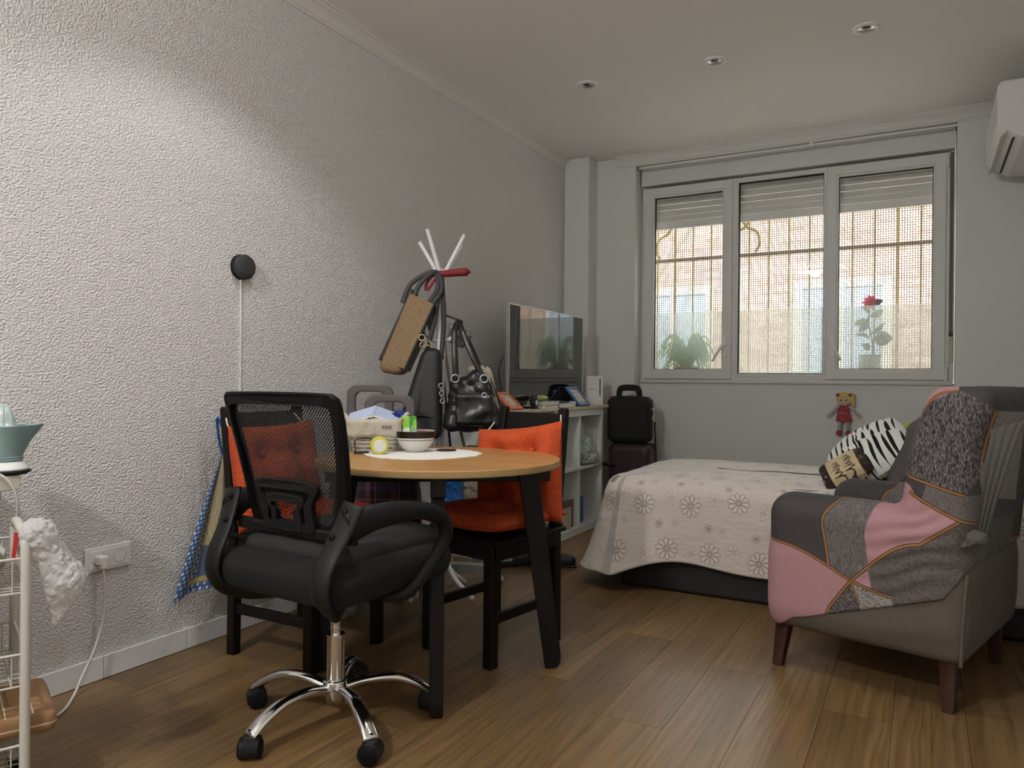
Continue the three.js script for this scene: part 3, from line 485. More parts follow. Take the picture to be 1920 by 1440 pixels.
{
  const t = thing('bed', 'low dark divan bed with thick mattress below the window', 'bed', [0, 0, 0]);
  part(t, 'divan_base', span(BED.x0 + 0.10, BED.x1, 0.002, 0.27, BED.z0 + 0.03, BED.z1 - 0.035, 0.02), bedBase);
  part(t, 'mattress', span(BED.x0 + 0.03, BED.x1, 0.272, BED.h - 0.02, BED.z0 + 0.02, BED.z1 - 0.02, 0.05), std(0x8d8780, 0.9));
  // coverlet: rings that run round the bed and down its sides
  const cx = (BED.x0 + BED.x1) / 2, cz = (BED.z0 + BED.z1) / 2, hx = (BED.x1 - BED.x0) / 2, hz = (BED.z1 - BED.z0) / 2, N = 240;
  const outline = (s, inset) => {                                     // rounded rectangle, s from 0 to 1 by arc length
    const r = Math.max(0.015, 0.11 - inset * 0.5), a = hx - inset - r, b = hz - inset - r, per = 4 * a + 4 * b + 2 * Math.PI * r; let d = s * per;
    const segs = [[2 * a, (q) => [-a + q, b + r, 0, 1]], [Math.PI / 2 * r, (q) => { const f = Math.PI / 2 - q / r; return [a + Math.cos(f) * r, b + Math.sin(f) * r, Math.cos(f), Math.sin(f)]; }], [2 * b, (q) => [a + r, b - q, 1, 0]], [Math.PI / 2 * r, (q) => { const f = -q / r; return [a + Math.cos(f) * r, -b + Math.sin(f) * r, Math.cos(f), Math.sin(f)]; }], [2 * a, (q) => [a - q, -b - r, 0, -1]], [Math.PI / 2 * r, (q) => { const f = -Math.PI / 2 - q / r; return [-a + Math.cos(f) * r, -b + Math.sin(f) * r, Math.cos(f), Math.sin(f)]; }], [2 * b, (q) => [-a - r, -b + q, -1, 0]], [Math.PI / 2 * r, (q) => { const f = Math.PI - q / r; return [-a + Math.cos(f) * r, b + Math.sin(f) * r, Math.cos(f), Math.sin(f)]; }]];
    for (const [L, f] of segs) { if (d <= L) return f(d); d -= L; }
    return segs[0][1](0);
  };
  const per = 4 * hx + 4 * hz, hemOf = (s) => 0.142 + 0.012 * Math.sin(s * 46) + 0.018 * Math.sin(s * 19 + 1);
  const rows = [[0.50, 0], [0.30, 0.002], [0.18, 0.004], [0.10, 0.010], [0.055, 0.018], [0.028, 0.032], [0.012, 0.052], [0.003, 0.075]];
  for (let k = 1; k <= 14; k++) rows.push([-1, k / 14]);
  const g = sheet(N, rows.length - 1, (u, v) => {
    const k = Math.round(v * (rows.length - 1)), [ins, dr] = rows[k], down = ins < 0, s = u % 1;
    const [x, z, nx, nz] = outline(s, down ? 0.0 : Math.min(ins, 0.5));
    let y = BED.h - dr, ox = 0, oz = 0, drop = dr;
    if (down) {
      const hem = hemOf(s), top = BED.h - 0.075, cornerNear = Math.exp(-(((cx + x - BED.x0) ** 2 + (cz + z - BED.z1) ** 2) / 0.07)), low = hem - 0.085 * cornerNear;
      y = lerp(top, low, dr); drop = 0.075 + (top - low) * dr;
      const fl = dr * (0.012 + 0.09 * cornerNear) + dr * dr * 0.05 * cornerNear + (0.011 * Math.sin(s * 88) + 0.014 * Math.sin(s * 41 + 2)) * dr * (0.4 + 0.6 * Math.abs(nx)) ;
      ox = nx * (fl + 0.004 * noise3(x * 7, y * 7, z * 7)); oz = nz * (fl + 0.004 * noise3(x * 6, y * 8, z * 6 + 3));
    } else y += 0.006 * noise3(x * 3, z * 3, 1) * (ins > 0.02 ? 1 : 0.3);
    return [cx + x + ox, y, cz + z + oz, s * per * 1.0 + 0.1, 0.9 - drop + (down ? 0 : ins * 1.0)];
  });
  const top = sheet(40, 12, (u, v) => { const x = lerp(BED.x0 + 0.46, BED.x1 - 0.46, u), z = lerp(BED.z0 + 0.46, BED.z1 - 0.46, v); return [x, BED.h + 0.003 + 0.006 * noise3(x * 3 - cx * 3, z * 3 - cz * 3, 1), z, x, z]; });
  const cov = thing('coverlet', 'cream coverlet printed with taupe daisy outlines draped over the bed', 'coverlet');
  part(cov, 'cloth', [g], coverMat); part(cov, 'middle_panel', [top], coverMat);
  part(cov, 'hem', [tube(Array.from({ length: 160 }, (_, i) => { const s = i / 160, [x, z, nx, nz] = outline(s, 0), cn = Math.exp(-(((cx + x - BED.x0) ** 2 + (cz + z - BED.z1) ** 2) / 0.07)), fl = 0.012 + 0.09 * cn + 0.05 * cn + (0.011 * Math.sin(s * 88) + 0.014 * Math.sin(s * 41 + 2)) * (0.4 + 0.6 * Math.abs(nx)); return [cx + x + nx * fl, hemOf(s) - 0.085 * cn + 0.003, cz + z + nz * fl]; }), 0.006, 320, 6, true)], std(0xb9aea2, 0.95));
}

// ---------------------------------------------------------------- cushions on the bed
const zebraTex = draw(1024, 1024, (c, W) => {
  c.fillStyle = '#e4e4e0'; c.fillRect(0, 0, W, W); let q = 11; const R = () => { q = (q * 1664525 + 1013904223) >>> 0; return q / 4294967296; };
  c.fillStyle = '#0d0d0e';
  for (let row = 0; row < 15; row++) { let x = -60 + (row % 2) * 70; while (x < W + 60) { const L = 150 + R() * 260, y = row * W / 14.5 + R() * 26, t = 15 + R() * 17, k = 26 * (R() - 0.3); c.beginPath(); c.moveTo(x, y); c.bezierCurveTo(x + L * 0.3, y - t - k, x + L * 0.7, y - t * 0.6 + k, x + L, y + k); c.bezierCurveTo(x + L * 0.7, y + t * 0.8 + k, x + L * 0.3, y + t * 0.7 - k, x, y); c.fill(); x += L * 0.82 + 25 + R() * 40; } }
}, [0.46, 0.46]);
function orient(o, n, up) { const z = V(...n).normalize(), x = V(...up).cross(z).normalize(), y = z.clone().cross(x); o.quaternion.setFromRotationMatrix(new THREE.Matrix4().makeBasis(x, y, z)); }
const zebra = thing('zebra_cushion', 'black and white zebra striped cushion leaning at the head of the bed', 'cushion', [2.135, 0.672, -3.70], 0);
part(zebra, 'cover', pillow(0.27, 0.33, 0.18, { ears: -0.16, seed: 21, square: 0.55 }), std(0xffffff, 0.9, { map: zebraTex }));
orient(zebra, [-0.50, 0.62, 0.60], [0.80, 0.58, 0.1]);
const bookTex = draw(512, 512, (c, W) => {
  c.fillStyle = '#2a2220'; c.fillRect(0, 0, W, W); let q = 5; const R = () => { q = (q * 1664525 + 1013904223) >>> 0; return q / 4294967296; };
  for (let i = 0; i < 170; i++) { c.fillStyle = ['#8d8478', '#4a3c34', '#b3a796', '#5e3a33'][i % 4]; c.beginPath(); c.ellipse(R() * W, R() * W, 4 + R() * 9, 3 + R() * 6, R() * 3, 0, 7); c.fill(); }
  c.fillStyle = '#c9b48f'; c.beginPath(); c.moveTo(40, 150); c.lineTo(470, 150); c.lineTo(470, 350); c.lineTo(40, 350); c.fill();
  c.fillStyle = '#3a2f22'; c.font = 'italic bold 110px serif'; c.fillText('S', 70, 325); c.strokeStyle = '#3a2f22'; c.lineWidth = 7; for (const [x0, y0, n] of [[200, 225, 9], [235, 305, 7]]) { c.beginPath(); c.moveTo(x0, y0); for (let i = 0; i < n; i++) { c.bezierCurveTo(x0 + i * 26 + 6, y0 - 46 - (i % 3) * 18, x0 + i * 26 + 22, y0 - 30, x0 + i * 26 + 26, y0 + (i % 2) * 8); } c.stroke(); }
}, [0.34, 0.34]); bookTex.offset.set(0.5, 0.5);
const bookC = thing('small_cushion', 'small brown cushion with a cream lettered band lying on the bed', 'cushion', [2.055, 0.612, -3.56], 0);
part(bookC, 'cover', pillow(0.17, 0.21, 0.10, { ears: 0.02, seed: 31, square: 0.3 }), std(0xffffff, 0.92, { map: bookTex }));
orient(bookC, [-0.42, 0.72, 0.50], [0.75, 0.55, 0.0]);
const lime = thing('lime_cushion', 'lime green cushion mostly hidden behind the zebra cushion', 'cushion', [2.205, 0.640, -3.86], 0);
part(lime, 'cover', pillow(0.32, 0.33, 0.10, { ears: 0.07, seed: 41 }), std(new THREE.Color().setRGB(0.46, 0.48, 0.06), 0.9));
orient(lime, [-0.55, 0.62, 0.50], [0.78, 0.60, 0.1]);
const greyP = thing('grey_bolster', 'large dark grey pillow against the wall at the head of the bed', 'pillow', [2.36, 0.705, -3.80], 0);
part(greyP, 'cover', pillow(0.62, 0.42, 0.22, { ears: 0.03, seed: 51 }), std(new THREE.Color().setRGB(0.085, 0.078, 0.075), 0.95));
greyP.rotation.set(-0.62, -1.57, 0, 'YXZ');
const whiteP = thing('white_pillow', 'pale white pillow propped upright behind the armchair top', 'pillow', [2.775, 0.795, -4.10], 0);
part(whiteP, 'cover', pillow(0.62, 0.46, 0.15, { ears: 0.03, seed: 61 }), std(new THREE.Color().setRGB(0.60, 0.58, 0.55), 0.95, { bumpMap: quiltBump, bumpScale: 0.003 }));
whiteP.rotation.set(-0.22, -1.57, 0, 'YXZ');

// ---------------------------------------------------------------- armchair in a patchwork stretch cover
{
  const t = thing('armchair', 'wing armchair in a pink and grey patchwork stretch cover with orange lines', 'armchair', [2.266, 0, -2.946], -0.28);
  // local: faces -x, camera side is +z, back at +x
  const greige = std(new THREE.Color().setRGB(0.112, 0.094, 0.075), 0.95, { bumpMap: linen, bumpScale: 0.0006 });
  const legM = phy(new THREE.Color().setRGB(0.055, 0.020, 0.013), 0.5);
  const body = (x, y, z) => {
    const az = Math.abs(z);
    let d = sdB(x, y, z, 0.005, 0.29, 0, 0.298, 0.135, 0.335, 0.035);                                // base
    d = smin(d, sdB(x, y, az, -0.002, 0.385, 0.275, 0.300, 0.218 - 0.03 * sstep(0.0, 0.28, x), 0.078, 0.07), 0.04);       // arms
    d = smin(d, sdB(x, y, z, -0.03, 0.39, 0, 0.26, 0.075, 0.24, 0.05), 0.03);                         // seat
    const lean = (y - 0.4) * 0.14;
    d = smin(d, sdB(x - lean, y, z, 0.225, 0.57, 0, 0.072, 0.405, 0.315 - 0.05 * sstep(0.7, 0.97, y), 0.065), 0.05);             // back
    d = smin(d, sdB(x - lean * 0.8, y, az, 0.190 + 0.03 * sstep(0.75, 0.97, y), 0.745, 0.292, 0.088, 0.228, 0.046, 0.045), 0.05);   // wings
    return d;
  };
  const hem = (x, y) => y - lerp(0.150, 0.205 + 0.385 * (x + 0.17) * (x > -0.17 ? 0.9 : 0), sstep(-0.285, -0.17, x)) - 0.10 * sstep(0.24, 0.34, x);
  const lo = [-0.40, 0.10, -0.43], hi = [0.44, 1.04, 0.43];
  part(t, 'upholstered_body', nets(body, lo, hi, 0.015), greige);
  const fold = (x, y, z) => 0.0034 * Math.sin((y - x * 0.30) * 120 + 3 * noise3(x * 4, y * 4, z * 4)) * Math.exp(-(((x - 0.16) / 0.13) ** 2)) * sstep(0.66, 0.55, y) * sstep(0.26, 0.36, y);
  const cover = nets((x, y, z) => { const b = body(x, y, z); return Math.max(b - 0.008 - (z > 0 ? fold(x, y, z) : 0), -hem(x, y), -b - 0.012); }, lo, hi, 0.0095);
  // the print: patches laid out on the side of the chair, x forwards to back, y up
  const patch = draw(2048, 2048, (c, W) => {
    const s = W / 1.15, X = (x) => (x + 0.575) * s, Y = (y) => W - y * s; let q = 9; const R = () => { q = (q * 1664525 + 1013904223) >>> 0; return q / 4294967296; };
    const heath = (pts, base, a, b, n, dir) => { c.save(); c.beginPath(); pts.forEach((p, i) => (i ? c.lineTo(X(p[0]), Y(p[1])) : c.moveTo(X(p[0]), Y(p[1])))); c.closePath(); c.clip(); c.fillStyle = base; c.fillRect(0, 0, W, W); for (let i = 0; i < n; i++) { c.fillStyle = R() < 0.5 ? a : b; const x = R() * W, y = R() * W; dir ? c.fillRect(x, y, 2 + R() * 2, 6 + R() * 16) : c.fillRect(x, y, 3 + R() * 9, 2 + R() * 2); } c.restore(); };
    const pink = '#aa8186', dark = '#413d3d', grey = '#67615f', p1 = 'rgba(205,165,168,0.25)', p2 = 'rgba(160,115,122,0.25)';
    heath([[-0.6, 0], [0.6, 0], [0.6, 1.15], [-0.6, 1.15]], dark, 'rgba(80,76,76,0.3)', 'rgba(30,28,28,0.3)', 40000, 0);
    heath([[-0.6, 0], [-0.6, 0.47], [-0.274, 0.453], [-0.182, 0.437], [-0.083, 0.395], [-0.012, 0.359], [-0.092, 0.238], [-0.1, 0]], pink, p1, p2, 26000, 0);
    heath([[-0.067, 0.75], [-0.067, 0.609], [-0.108, 0.543], [-0.094, 0.469], [-0.083, 0.395], [-0.012, 0.359], [0.041, 0.401], [0.027, 0.515], [0.046, 0.601], [0.08, 0.75]], grey, 'rgba(125,118,116,0.5)', 'rgba(60,56,56,0.45)', 120000, 1);
    heath([[0.046, 0.601], [0.06, 0.70], [0.15, 0.68], [0.184, 0.63], [0.295, 0.588], [0.185, 0.506], [0.141, 0.5], [0.064, 0.441], [0.041, 0.401], [0.027, 0.515]], pink, p1, p2, 26000, 0);
    heath([[0.064, 0.441], [0.141, 0.5], [0.185, 0.504], [0.292, 0.587], [0.6, 0.56], [0.6, 0], [0.08, 0.1], [0.052, 0.341], [0.041, 0.401]], '#59534f', 'rgba(120,114,110,0.5)', 'rgba(50,46,46,0.4)', 120000, 0);
    heath([[-0.012, 0.359], [0.041, 0.401], [0.052, 0.341]], pink, p1, p2, 9000, 0);
    heath([[-0.092, 0.238], [-0.012, 0.359], [0.016, 0.287], [0.03, 0.2], [-0.09, 0.1]], '#4e4a49', 'rgba(170,166,160,0.5)', 'rgba(20,18,18,0.5)', 120000, 0);
    heath([[-0.012, 0.359], [0.111, 0.33], [0.12, 0.25], [0.03, 0.2], [0.016, 0.287]], '#8b8681', 'rgba(200,196,190,0.5)', 'rgba(40,38,36,0.5)', 90000, 0);
    heath([[0.184, 0.63], [0.295, 0.588], [0.36, 0.582], [0.355, 0.668], [0.301, 0.661], [0.2, 0.69]], '#69625f', 'rgba(120,114,112,0.5)', 'rgba(60,54,56,0.4)', 90000, 0);
    heath([[0.0, 0.75], [0.168, 0.7], [0.301, 0.661], [0.343, 0.717], [0.348, 0.761], [0.392, 0.912], [0.278, 0.974], [0.197, 0.927], [0.0, 0.9]], '#4a4548', 'rgba(132,124,124,0.62)', 'rgba(22,20,22,0.55)', 240000, 1);
    heath([[0.0, 0.85], [0.197, 0.927], [0.278, 0.974], [0.26, 1.1], [0.0, 1.1]], pink, p1, p2, 9000, 0);
    heath([[0.392, 0.912], [0.348, 0.761], [0.343, 0.717], [0.36, 0.66], [0.6, 0.6], [0.6, 0.9]], '#7c766f', 'rgba(170,165,158,0.5)', 'rgba(90,86,82,0.5)', 80000, 0);
    const line = (pts, w = 0.0068) => { for (const [col, k] of [['#2b1c12', 1.6], ['#96693c', 1.0]]) { c.strokeStyle = col; c.lineWidth = w * s * k; c.lineJoin = 'round'; c.beginPath(); c.moveTo(X(pts[0][0]), Y(pts[0][1])); for (let i = 1; i < pts.length - 1; i++) { const m = i === pts.length - 2 ? pts[i + 1] : [(pts[i][0] + pts[i + 1][0]) / 2, (pts[i][1] + pts[i + 1][1]) / 2]; c.quadraticCurveTo(X(pts[i][0]), Y(pts[i][1]), X(m[0]), Y(m[1])); } if (pts.length === 2) c.lineTo(X(pts[1][0]), Y(pts[1][1])); c.stroke(); } };
    line([[-0.6, 0.47], [-0.274, 0.453], [-0.182, 0.437], [-0.083, 0.395], [-0.012, 0.359], [0.05, 0.342], [0.111, 0.33]]);
    line([[-0.055, 0.68], [-0.067, 0.609], [-0.112, 0.55], [-0.094, 0.469], [-0.083, 0.395]]);
    line([[-0.098, 0.15], [-0.092, 0.238], [-0.064, 0.286], [-0.012, 0.359]]); line([[-0.012, 0.359], [0.064, 0.441], [0.141, 0.5], [0.185, 0.504]]); line([[0.185, 0.504], [0.292, 0.587]]);
    line([[0.15, 0.66], [0.19, 0.632], [0.292, 0.587]]); line([[0.292, 0.587], [0.33, 0.576], [0.40, 0.580]]); line([[0.355, 0.668], [0.36, 0.582]]);
    line([[0.0, 0.745], [0.168, 0.7], [0.25, 0.675], [0.301, 0.661]]); line([[0.10, 0.84], [0.197, 0.927], [0.236, 0.966], [0.278, 0.974]]); line([[0.392, 0.912], [0.367, 0.839], [0.348, 0.761]], 0.012);
    line([[-0.012, 0.359], [0.002, 0.32], [0.016, 0.287]], 0.0045);
  }, [1.15, 1.15]);
  { const p = cover.attributes.position, uv = new Float32Array(p.count * 2), n = cover.attributes.normal; for (let i = 0; i < p.count; i++) { const z = p.getZ(i), nx = n.getX(i); uv[2 * i] = p.getX(i) + 0.575 + (0.35 - z) * 0.5 * sstep(0.5, 0.98, Math.abs(nx)) * Math.sign(nx); uv[2 * i + 1] = p.getY(i) + (0.35 - Math.abs(z)) * 0.4 * sstep(0.6, 0.98, n.getY(i)); } cover.setAttribute('uv', new THREE.BufferAttribute(uv, 2)); cover.userData.keepUV = true; }
  part(t, 'stretch_cover', cover, std(0xffffff, 0.85, { map: patch, bumpMap: linen, bumpScale: 0.0005, side: THREE.DoubleSide }));
  const gather = (sg) => sheet(26, 22, (u, v) => { const w = lerp(0.085, 0.026, Math.pow(v, 0.6)), cx = lerp(0.405, 0.345, v), y = lerp(0.875, 0.555, v) + 0.03 * (u - 0.5) * (1 - v), k = 0.010 * Math.sin(u * 20 + v * 3) * (0.35 + 0.65 * v) * (1 - 0.4 * v); return [cx + (u - 0.5) * w, y, lerp(0.338, 0.336, v) + 0.006 + k * 0.6 + 0.012 * Math.sin(v * 3) + sg * 0.004, u * 0.3, y]; });
  part(t, 'cover_knot', [gather(1), gather(-1), nets((x, y, z) => smin(sdE(x, y, z, [0.332, 0.548, 0.345], [0.026, 0.022, 0.020]), sdC(x, y, z, [0.335, 0.545, 0.345], [0.300, 0.515, 0.352], 0.014, 0.008), 0.02) - 0.004 * noise3(x * 40, y * 30, z * 40), [0.26, 0.49, 0.30], [0.39, 0.60, 0.39], 0.006)], std(new THREE.Color().setRGB(0.095, 0.088, 0.082), 0.9, { bumpMap: linen, bumpScale: 0.001, side: THREE.DoubleSide }));
  part(t, 'piping', tube([[0.291, 0.158, 0.331], [0.294, 0.25, 0.331], [0.299, 0.35, 0.329], [0.304, 0.43, 0.324]], 0.0055, 24, 6), greige);
  for (const [x, z, dx, dz] of [[-0.262, 0.275, -0.022, 0.012], [0.245, 0.275, 0.004, 0.010], [-0.262, -0.275, -0.022, -0.012], [0.245, -0.275, 0.004, -0.010]]) part(t, 'leg', [new THREE.CylinderGeometry(0.034, 0.022, 0.185, 4).rotateY(Math.PI / 4).translate(0, 0.0925, 0)].map((g) => bend(g, (v) => { const k = 1 - v.y / 0.185; v.x += x + dx * k; v.z += z + dz * k; })), legM);
}

// ---------------------------------------------------------------- shelf unit, cabinet, board and television on the window side of the stucco wall
const melamine = phy(new THREE.Color().setRGB(0.74, 0.755, 0.72), 0.4);
const boardMat = phy(new THREE.Color().setRGB(0.62, 0.52, 0.38), 0.5);
const SH = { x: 0.40, z0: -4.07, z1: -4.86, h: 0.812 };
{
  const t = thing('cube_shelf', 'white four-cube shelf unit holding plastic bags below the television', 'shelf');
  const k = 0.028, zm = (SH.z0 + SH.z1) / 2, ym = 0.425;
  part(t, 'side_panel', span(0.01, SH.x, 0, SH.h - 0.045, SH.z0 - k, SH.z0, 0.002), melamine); part(t, 'side_panel', span(0.01, SH.x, 0, SH.h - 0.045, SH.z1, SH.z1 + k, 0.002), melamine);
  part(t, 'top_panel', span(0.01, SH.x + 0.001, SH.h - 0.045, SH.h, SH.z1, SH.z0, 0.002), melamine); part(t, 'bottom_panel', span(0.01, SH.x, 0.001, 0.05, SH.z1 + k, SH.z0 - k, 0.002), melamine);
  part(t, 'divider', span(0.012, SH.x - 0.002, 0.05, SH.h - 0.045, zm - 0.008, zm + 0.008, 0.001), melamine);
  part(t, 'shelf', span(0.012, SH.x - 0.002, ym - 0.008, ym + 0.008, SH.z1 + k, zm - 0.008, 0.001), melamine); part(t, 'shelf', span(0.012, SH.x - 0.002, ym - 0.008, ym + 0.008, zm + 0.008, SH.z0 - k, 0.001), melamine);
  part(t, 'back_panel', span(0.008, 0.012, 0.02, SH.h - 0.02, SH.z1 + 0.01, SH.z0 - 0.01), melamine);
  const c = thing('low_cabinet', 'plain white low cabinet behind the dining chair supporting the long board', 'cabinet');
  part(c, 'body', span(0.01, 0.36, 0.03, SH.h, -4.04, -3.52, 0.003), melamine); for (const z of [-3.66, -3.915]) { const d = part(c, 'door', span(0.36, 0.378, 0.05, SH.h - 0.01, z - 0.125, z + 0.125, 0.002), melamine); part(d, 'knob', new THREE.SphereGeometry(0.011, 12, 8).translate(0.388, 0.6, z + (z < -3.8 ? 0.09 : -0.09)), M.steel); }
  part(c, 'plinth', span(0.02, 0.34, 0, 0.032, -4.03, -3.53), melamine);
  single('wooden_board', 'long pale wooden board lying across the cabinet and shelf unit', 'board', span(0.01, 0.412, SH.h, SH.h + 0.018, -5.13, -3.48, 0.002), boardMat);
}
const TOP = SH.h + 0.018;
{
  const t = thing('television', 'large flat television with silver rim reflecting the window', 'television', [0.275, TOP, -4.235], 0);
  const w = 1.045, h = 0.60;
  part(t, 'back_shell', span(-0.035, 0.0, 0.03, h - 0.03, -w / 2 + 0.05, w / 2 - 0.05, 0.01), plasticD);
  part(t, 'screen', span(0.0, 0.006, 0.055 - 0.03, h, -w / 2, w / 2, 0.001), phy(new THREE.Color().setRGB(0.006, 0.006, 0.0065), 0.05, { specularIntensity: 1, clearcoat: 1, clearcoatRoughness: 0.03 }));
  part(t, 'rim', [span(-0.012, 0.009, h, h + 0.006, -w / 2 - 0.005, w / 2 + 0.005, 0.001), span(-0.012, 0.009, 0.02, h, w / 2, w / 2 + 0.006, 0.001), span(-0.012, 0.009, 0.02, h, -w / 2 - 0.006, -w / 2, 0.001)], phy(new THREE.Color().setRGB(0.55, 0.55, 0.54), 0.35, { metalness: 0.8 }));
  part(t, 'cable', tube([[-0.03, 0.30, w / 2 + 0.004], [-0.04, 0.22, w / 2 + 0.035], [-0.03, 0.10, w / 2 + 0.03], [-0.05, 0.006, w / 2 + 0.05]], 0.004, 30, 6), M.black);
  for (const z of [-0.36, 0.36]) part(t, 'foot', [beam([-0.11, 0.006, z], [0.09, 0.006, z], 0.02, 0.012), beam([0.0, 0.006, z], [-0.005, 0.06, z], 0.02, 0.02, [1, 0, 0])], plasticD);
}
// things on the board
function frameThing(label, color, z, w, top, bottom) {               // leaning picture frame: top edge at [x, y], bottom edge at [x, y]
  const t = thing('picture_frame', label, 'picture frame', [0, 0, z]), a = V(top[0], top[1], 0), b = V(bottom[0], bottom[1], 0), h = a.distanceTo(b), up = a.clone().sub(b).normalize();
  const g = new THREE.Matrix4().makeBasis(V(0, 0, -1), up, V(0, 0, -1).cross(up)).setPosition(a.add(b).multiplyScalar(0.5));
  const m = std(color, 0.5), f = 0.022;
  part(t, 'frame', [bx(f, h, 0.014, -w / 2 + f / 2, 0, 0, 0.002), bx(f, h, 0.014, w / 2 - f / 2, 0, 0, 0.002), bx(w - 2 * f, f, 0.0138, 0, h / 2 - f / 2, 0, 0.002), bx(w - 2 * f, f, 0.0138, 0, -h / 2 + f / 2, 0, 0.002)].map((q) => q.applyMatrix4(g)), m);
  const pic = draw(128, 128, (c) => { c.fillStyle = '#d9d2c6'; c.fillRect(0, 0, 128, 128); let q = 3; for (let i = 0; i < 60; i++) { q = (q * 1664525 + 1013904223) >>> 0; c.fillStyle = ['#8f8a85', '#b9aea3', '#6c7480', '#e8e4dc'][i % 4]; c.fillRect((q >>> 8) % 128, (q >>> 16) % 128, 6 + (q % 14), 4 + (q % 9)); } });
  const pg = new THREE.PlaneGeometry(w - 2 * f, h - 2 * f).translate(0, 0, 0.002); pg.userData.keepUV = true; part(t, 'picture', pg.applyMatrix4(g), phy(0xffffff, 0.2, { map: pic }));
  part(t, 'prop', beam([top[0] - 0.01, top[1] - 0.035, 0], [top[0] - 0.05, TOP + 0.002, 0], 0.03, 0.003), std(0x2a2520, 0.8)); return t;
}
frameThing('orange picture frame leaning back on the board beside the clock', new THREE.Color().setRGB(0.62, 0.16, 0.07), -3.61, 0.135, [0.285, 0.925], [0.395, TOP + 0.004]);
frameThing('blue picture frame leaning back on the board before the television', new THREE.Color().setRGB(0.05, 0.12, 0.30), -4.52, 0.17, [0.300, 0.955], [0.405, TOP + 0.004]);
{
  const c = thing('desk_clock', 'small round black clock standing on the board beside the orange frame', 'clock', [0.385, TOP, -3.83]);
  part(c, 'case', [lathe([[0.001, -0.016], [0.026, -0.016], [0.031, -0.01], [0.031, 0.01], [0.026, 0.016], [0.001, 0.016]], 28).rotateZ(Math.PI / 2).translate(0, 0.037, 0), bx(0.03, 0.012, 0.04, 0, 0.006, 0, 0.003)], M.black);
  part(c, 'bell', [new THREE.SphereGeometry(0.014, 14, 10).translate(0, 0.068, 0.012), new THREE.SphereGeometry(0.014, 14, 10).translate(0, 0.068, -0.012)], M.black);
  part(c, 'face', cy(0.015, 0.015, 0.002, 0, 0, 0, 20).rotateZ(Math.PI / 2).translate(0.017, 0.037, 0), M.white);
}
function book(label, cover, x, y, z, L, W, H, turn = 0) {
  const t = thing('book', label, 'book', [x, y, z], turn, 'books lying on the board');
  part(t, 'cover', [bx(L, 0.002, W, 0, 0.001, 0), bx(L, 0.002, W, 0, H - 0.001, 0), bx(0.002, H - 0.004, W, -L / 2 + 0.001, H / 2, 0)], std(cover, 0.6));
  part(t, 'pages', bx(L - 0.006, H - 0.005, W - 0.006, 0.001, H / 2, 0), std(0xe6e3da, 0.9)); return t;
}
book('thick pale book under the green glasses case', 0xb3a58c, 0.325, TOP, -4.02, 0.16, 0.20, 0.022, 0.05);
book('pale paged book upper of the stack under the glasses case', 0xc7bfae, 0.330, TOP + 0.022, -4.03, 0.15, 0.19, 0.020, -0.04);
book('black spined book lying between the pale books and blue frame', 0x16161a, 0.330, TOP, -4.235, 0.15, 0.20, 0.030, 0.02);
single('tablet', 'thin dark tablet resting on the black book', 'tablet', bx(0.14, 0.007, 0.24, 0, 0.0035, 0, 0.003), phy(0x3c3c40, 0.3), [0.325, TOP + 0.031, -4.18], 0.1);
single('glasses_case', 'lime green glasses case on top of the pale books', 'glasses case', nets((x, y, z) => sdE(x, y, z, [0, 0.018, 0], [0.032, 0.019, 0.078]), [-0.05, -0.01, -0.1], [0.05, 0.05, 0.1], 0.006), phy(new THREE.Color().setRGB(0.28, 0.36, 0.10), 0.4), [0.345, TOP + 0.042, -4.0], 0);
single('small_white_box', 'tiny white box at the foot of the blue frame', 'box', bx(0.035, 0.036, 0.035, 0, 0.018, 0, 0.003), M.white, [0.375, TOP, -4.39], 0.2);
{
  const r = thing('router_box', 'tall white electronics box with a black slot beside the television', 'box', [0.30, TOP, -4.925], -0.95);
  part(r, 'case', bx(0.035, 0.205, 0.125, 0, 0.1025, 0, 0.003), M.white);
  part(r, 'slot', bx(0.002, 0.12, 0.008, 0.0178, 0.125, -0.040, 0.001), M.black);
  part(r, 'marking', [0, 1, 2, 3].map((k) => bx(0.001, 0.005, 0.005, 0.0178, 0.11, 0.028 - k * 0.008)), M.black);
}
// in the cubes
const bagPl = phy(new THREE.Color().setRGB(0.62, 0.74, 0.68), 0.25, { transmission: 0.35, thickness: 0 });
const crumple = (f, lo, hi, cell, a, q) => nets((x, y, z) => f(x, y, z) - a * (Math.abs(noise3(x * q, y * q, z * q)) - 0.35 + 0.6 * Math.abs(noise3(x * q * 2.3, y * q * 2.3, z * q * 2.3 + 5))), lo, hi, cell);
single('plastic_bag', 'tall pale green translucent plastic bag in the upper cube', 'plastic bag', crumple((x, y, z) => smin(sdE(x, y, z, [0, 0.10, 0], [0.09, 0.10, 0.075]), sdC(x, y, z, [0, 0.1, 0], [0.0, 0.28, 0.02], 0.07, 0.035), 0.05), [-0.15, -0.04, -0.14], [0.15, 0.37, 0.14], 0.009, 0.016, 16), bagPl, [0.315, 0.434, -4.615], 0);
single('plastic_bag', 'shiny clear crumpled plastic bag at the front of the upper cube', 'plastic bag', crumple((x, y, z) => sdE(x, y, z, [0, 0.062, 0], [0.09, 0.062, 0.12]), [-0.15, -0.04, -0.18], [0.15, 0.18, 0.18], 0.009, 0.018, 18), phy(new THREE.Color().setRGB(0.66, 0.72, 0.72), 0.15, { transmission: 0.3, thickness: 0 }), [0.325, 0.434, -4.665], 0.1);
single('paper_folder', 'white paper folder standing upright behind the bags in the upper cube', 'folder', [bx(0.18, 0.24, 0.012, 0, 0.12, 0, 0.001), bx(0.12, 0.15, 0.003, 0.06, 0.09, -0.016, 0.001)], M.white, [0.28, 0.434, -4.79], 0.15);
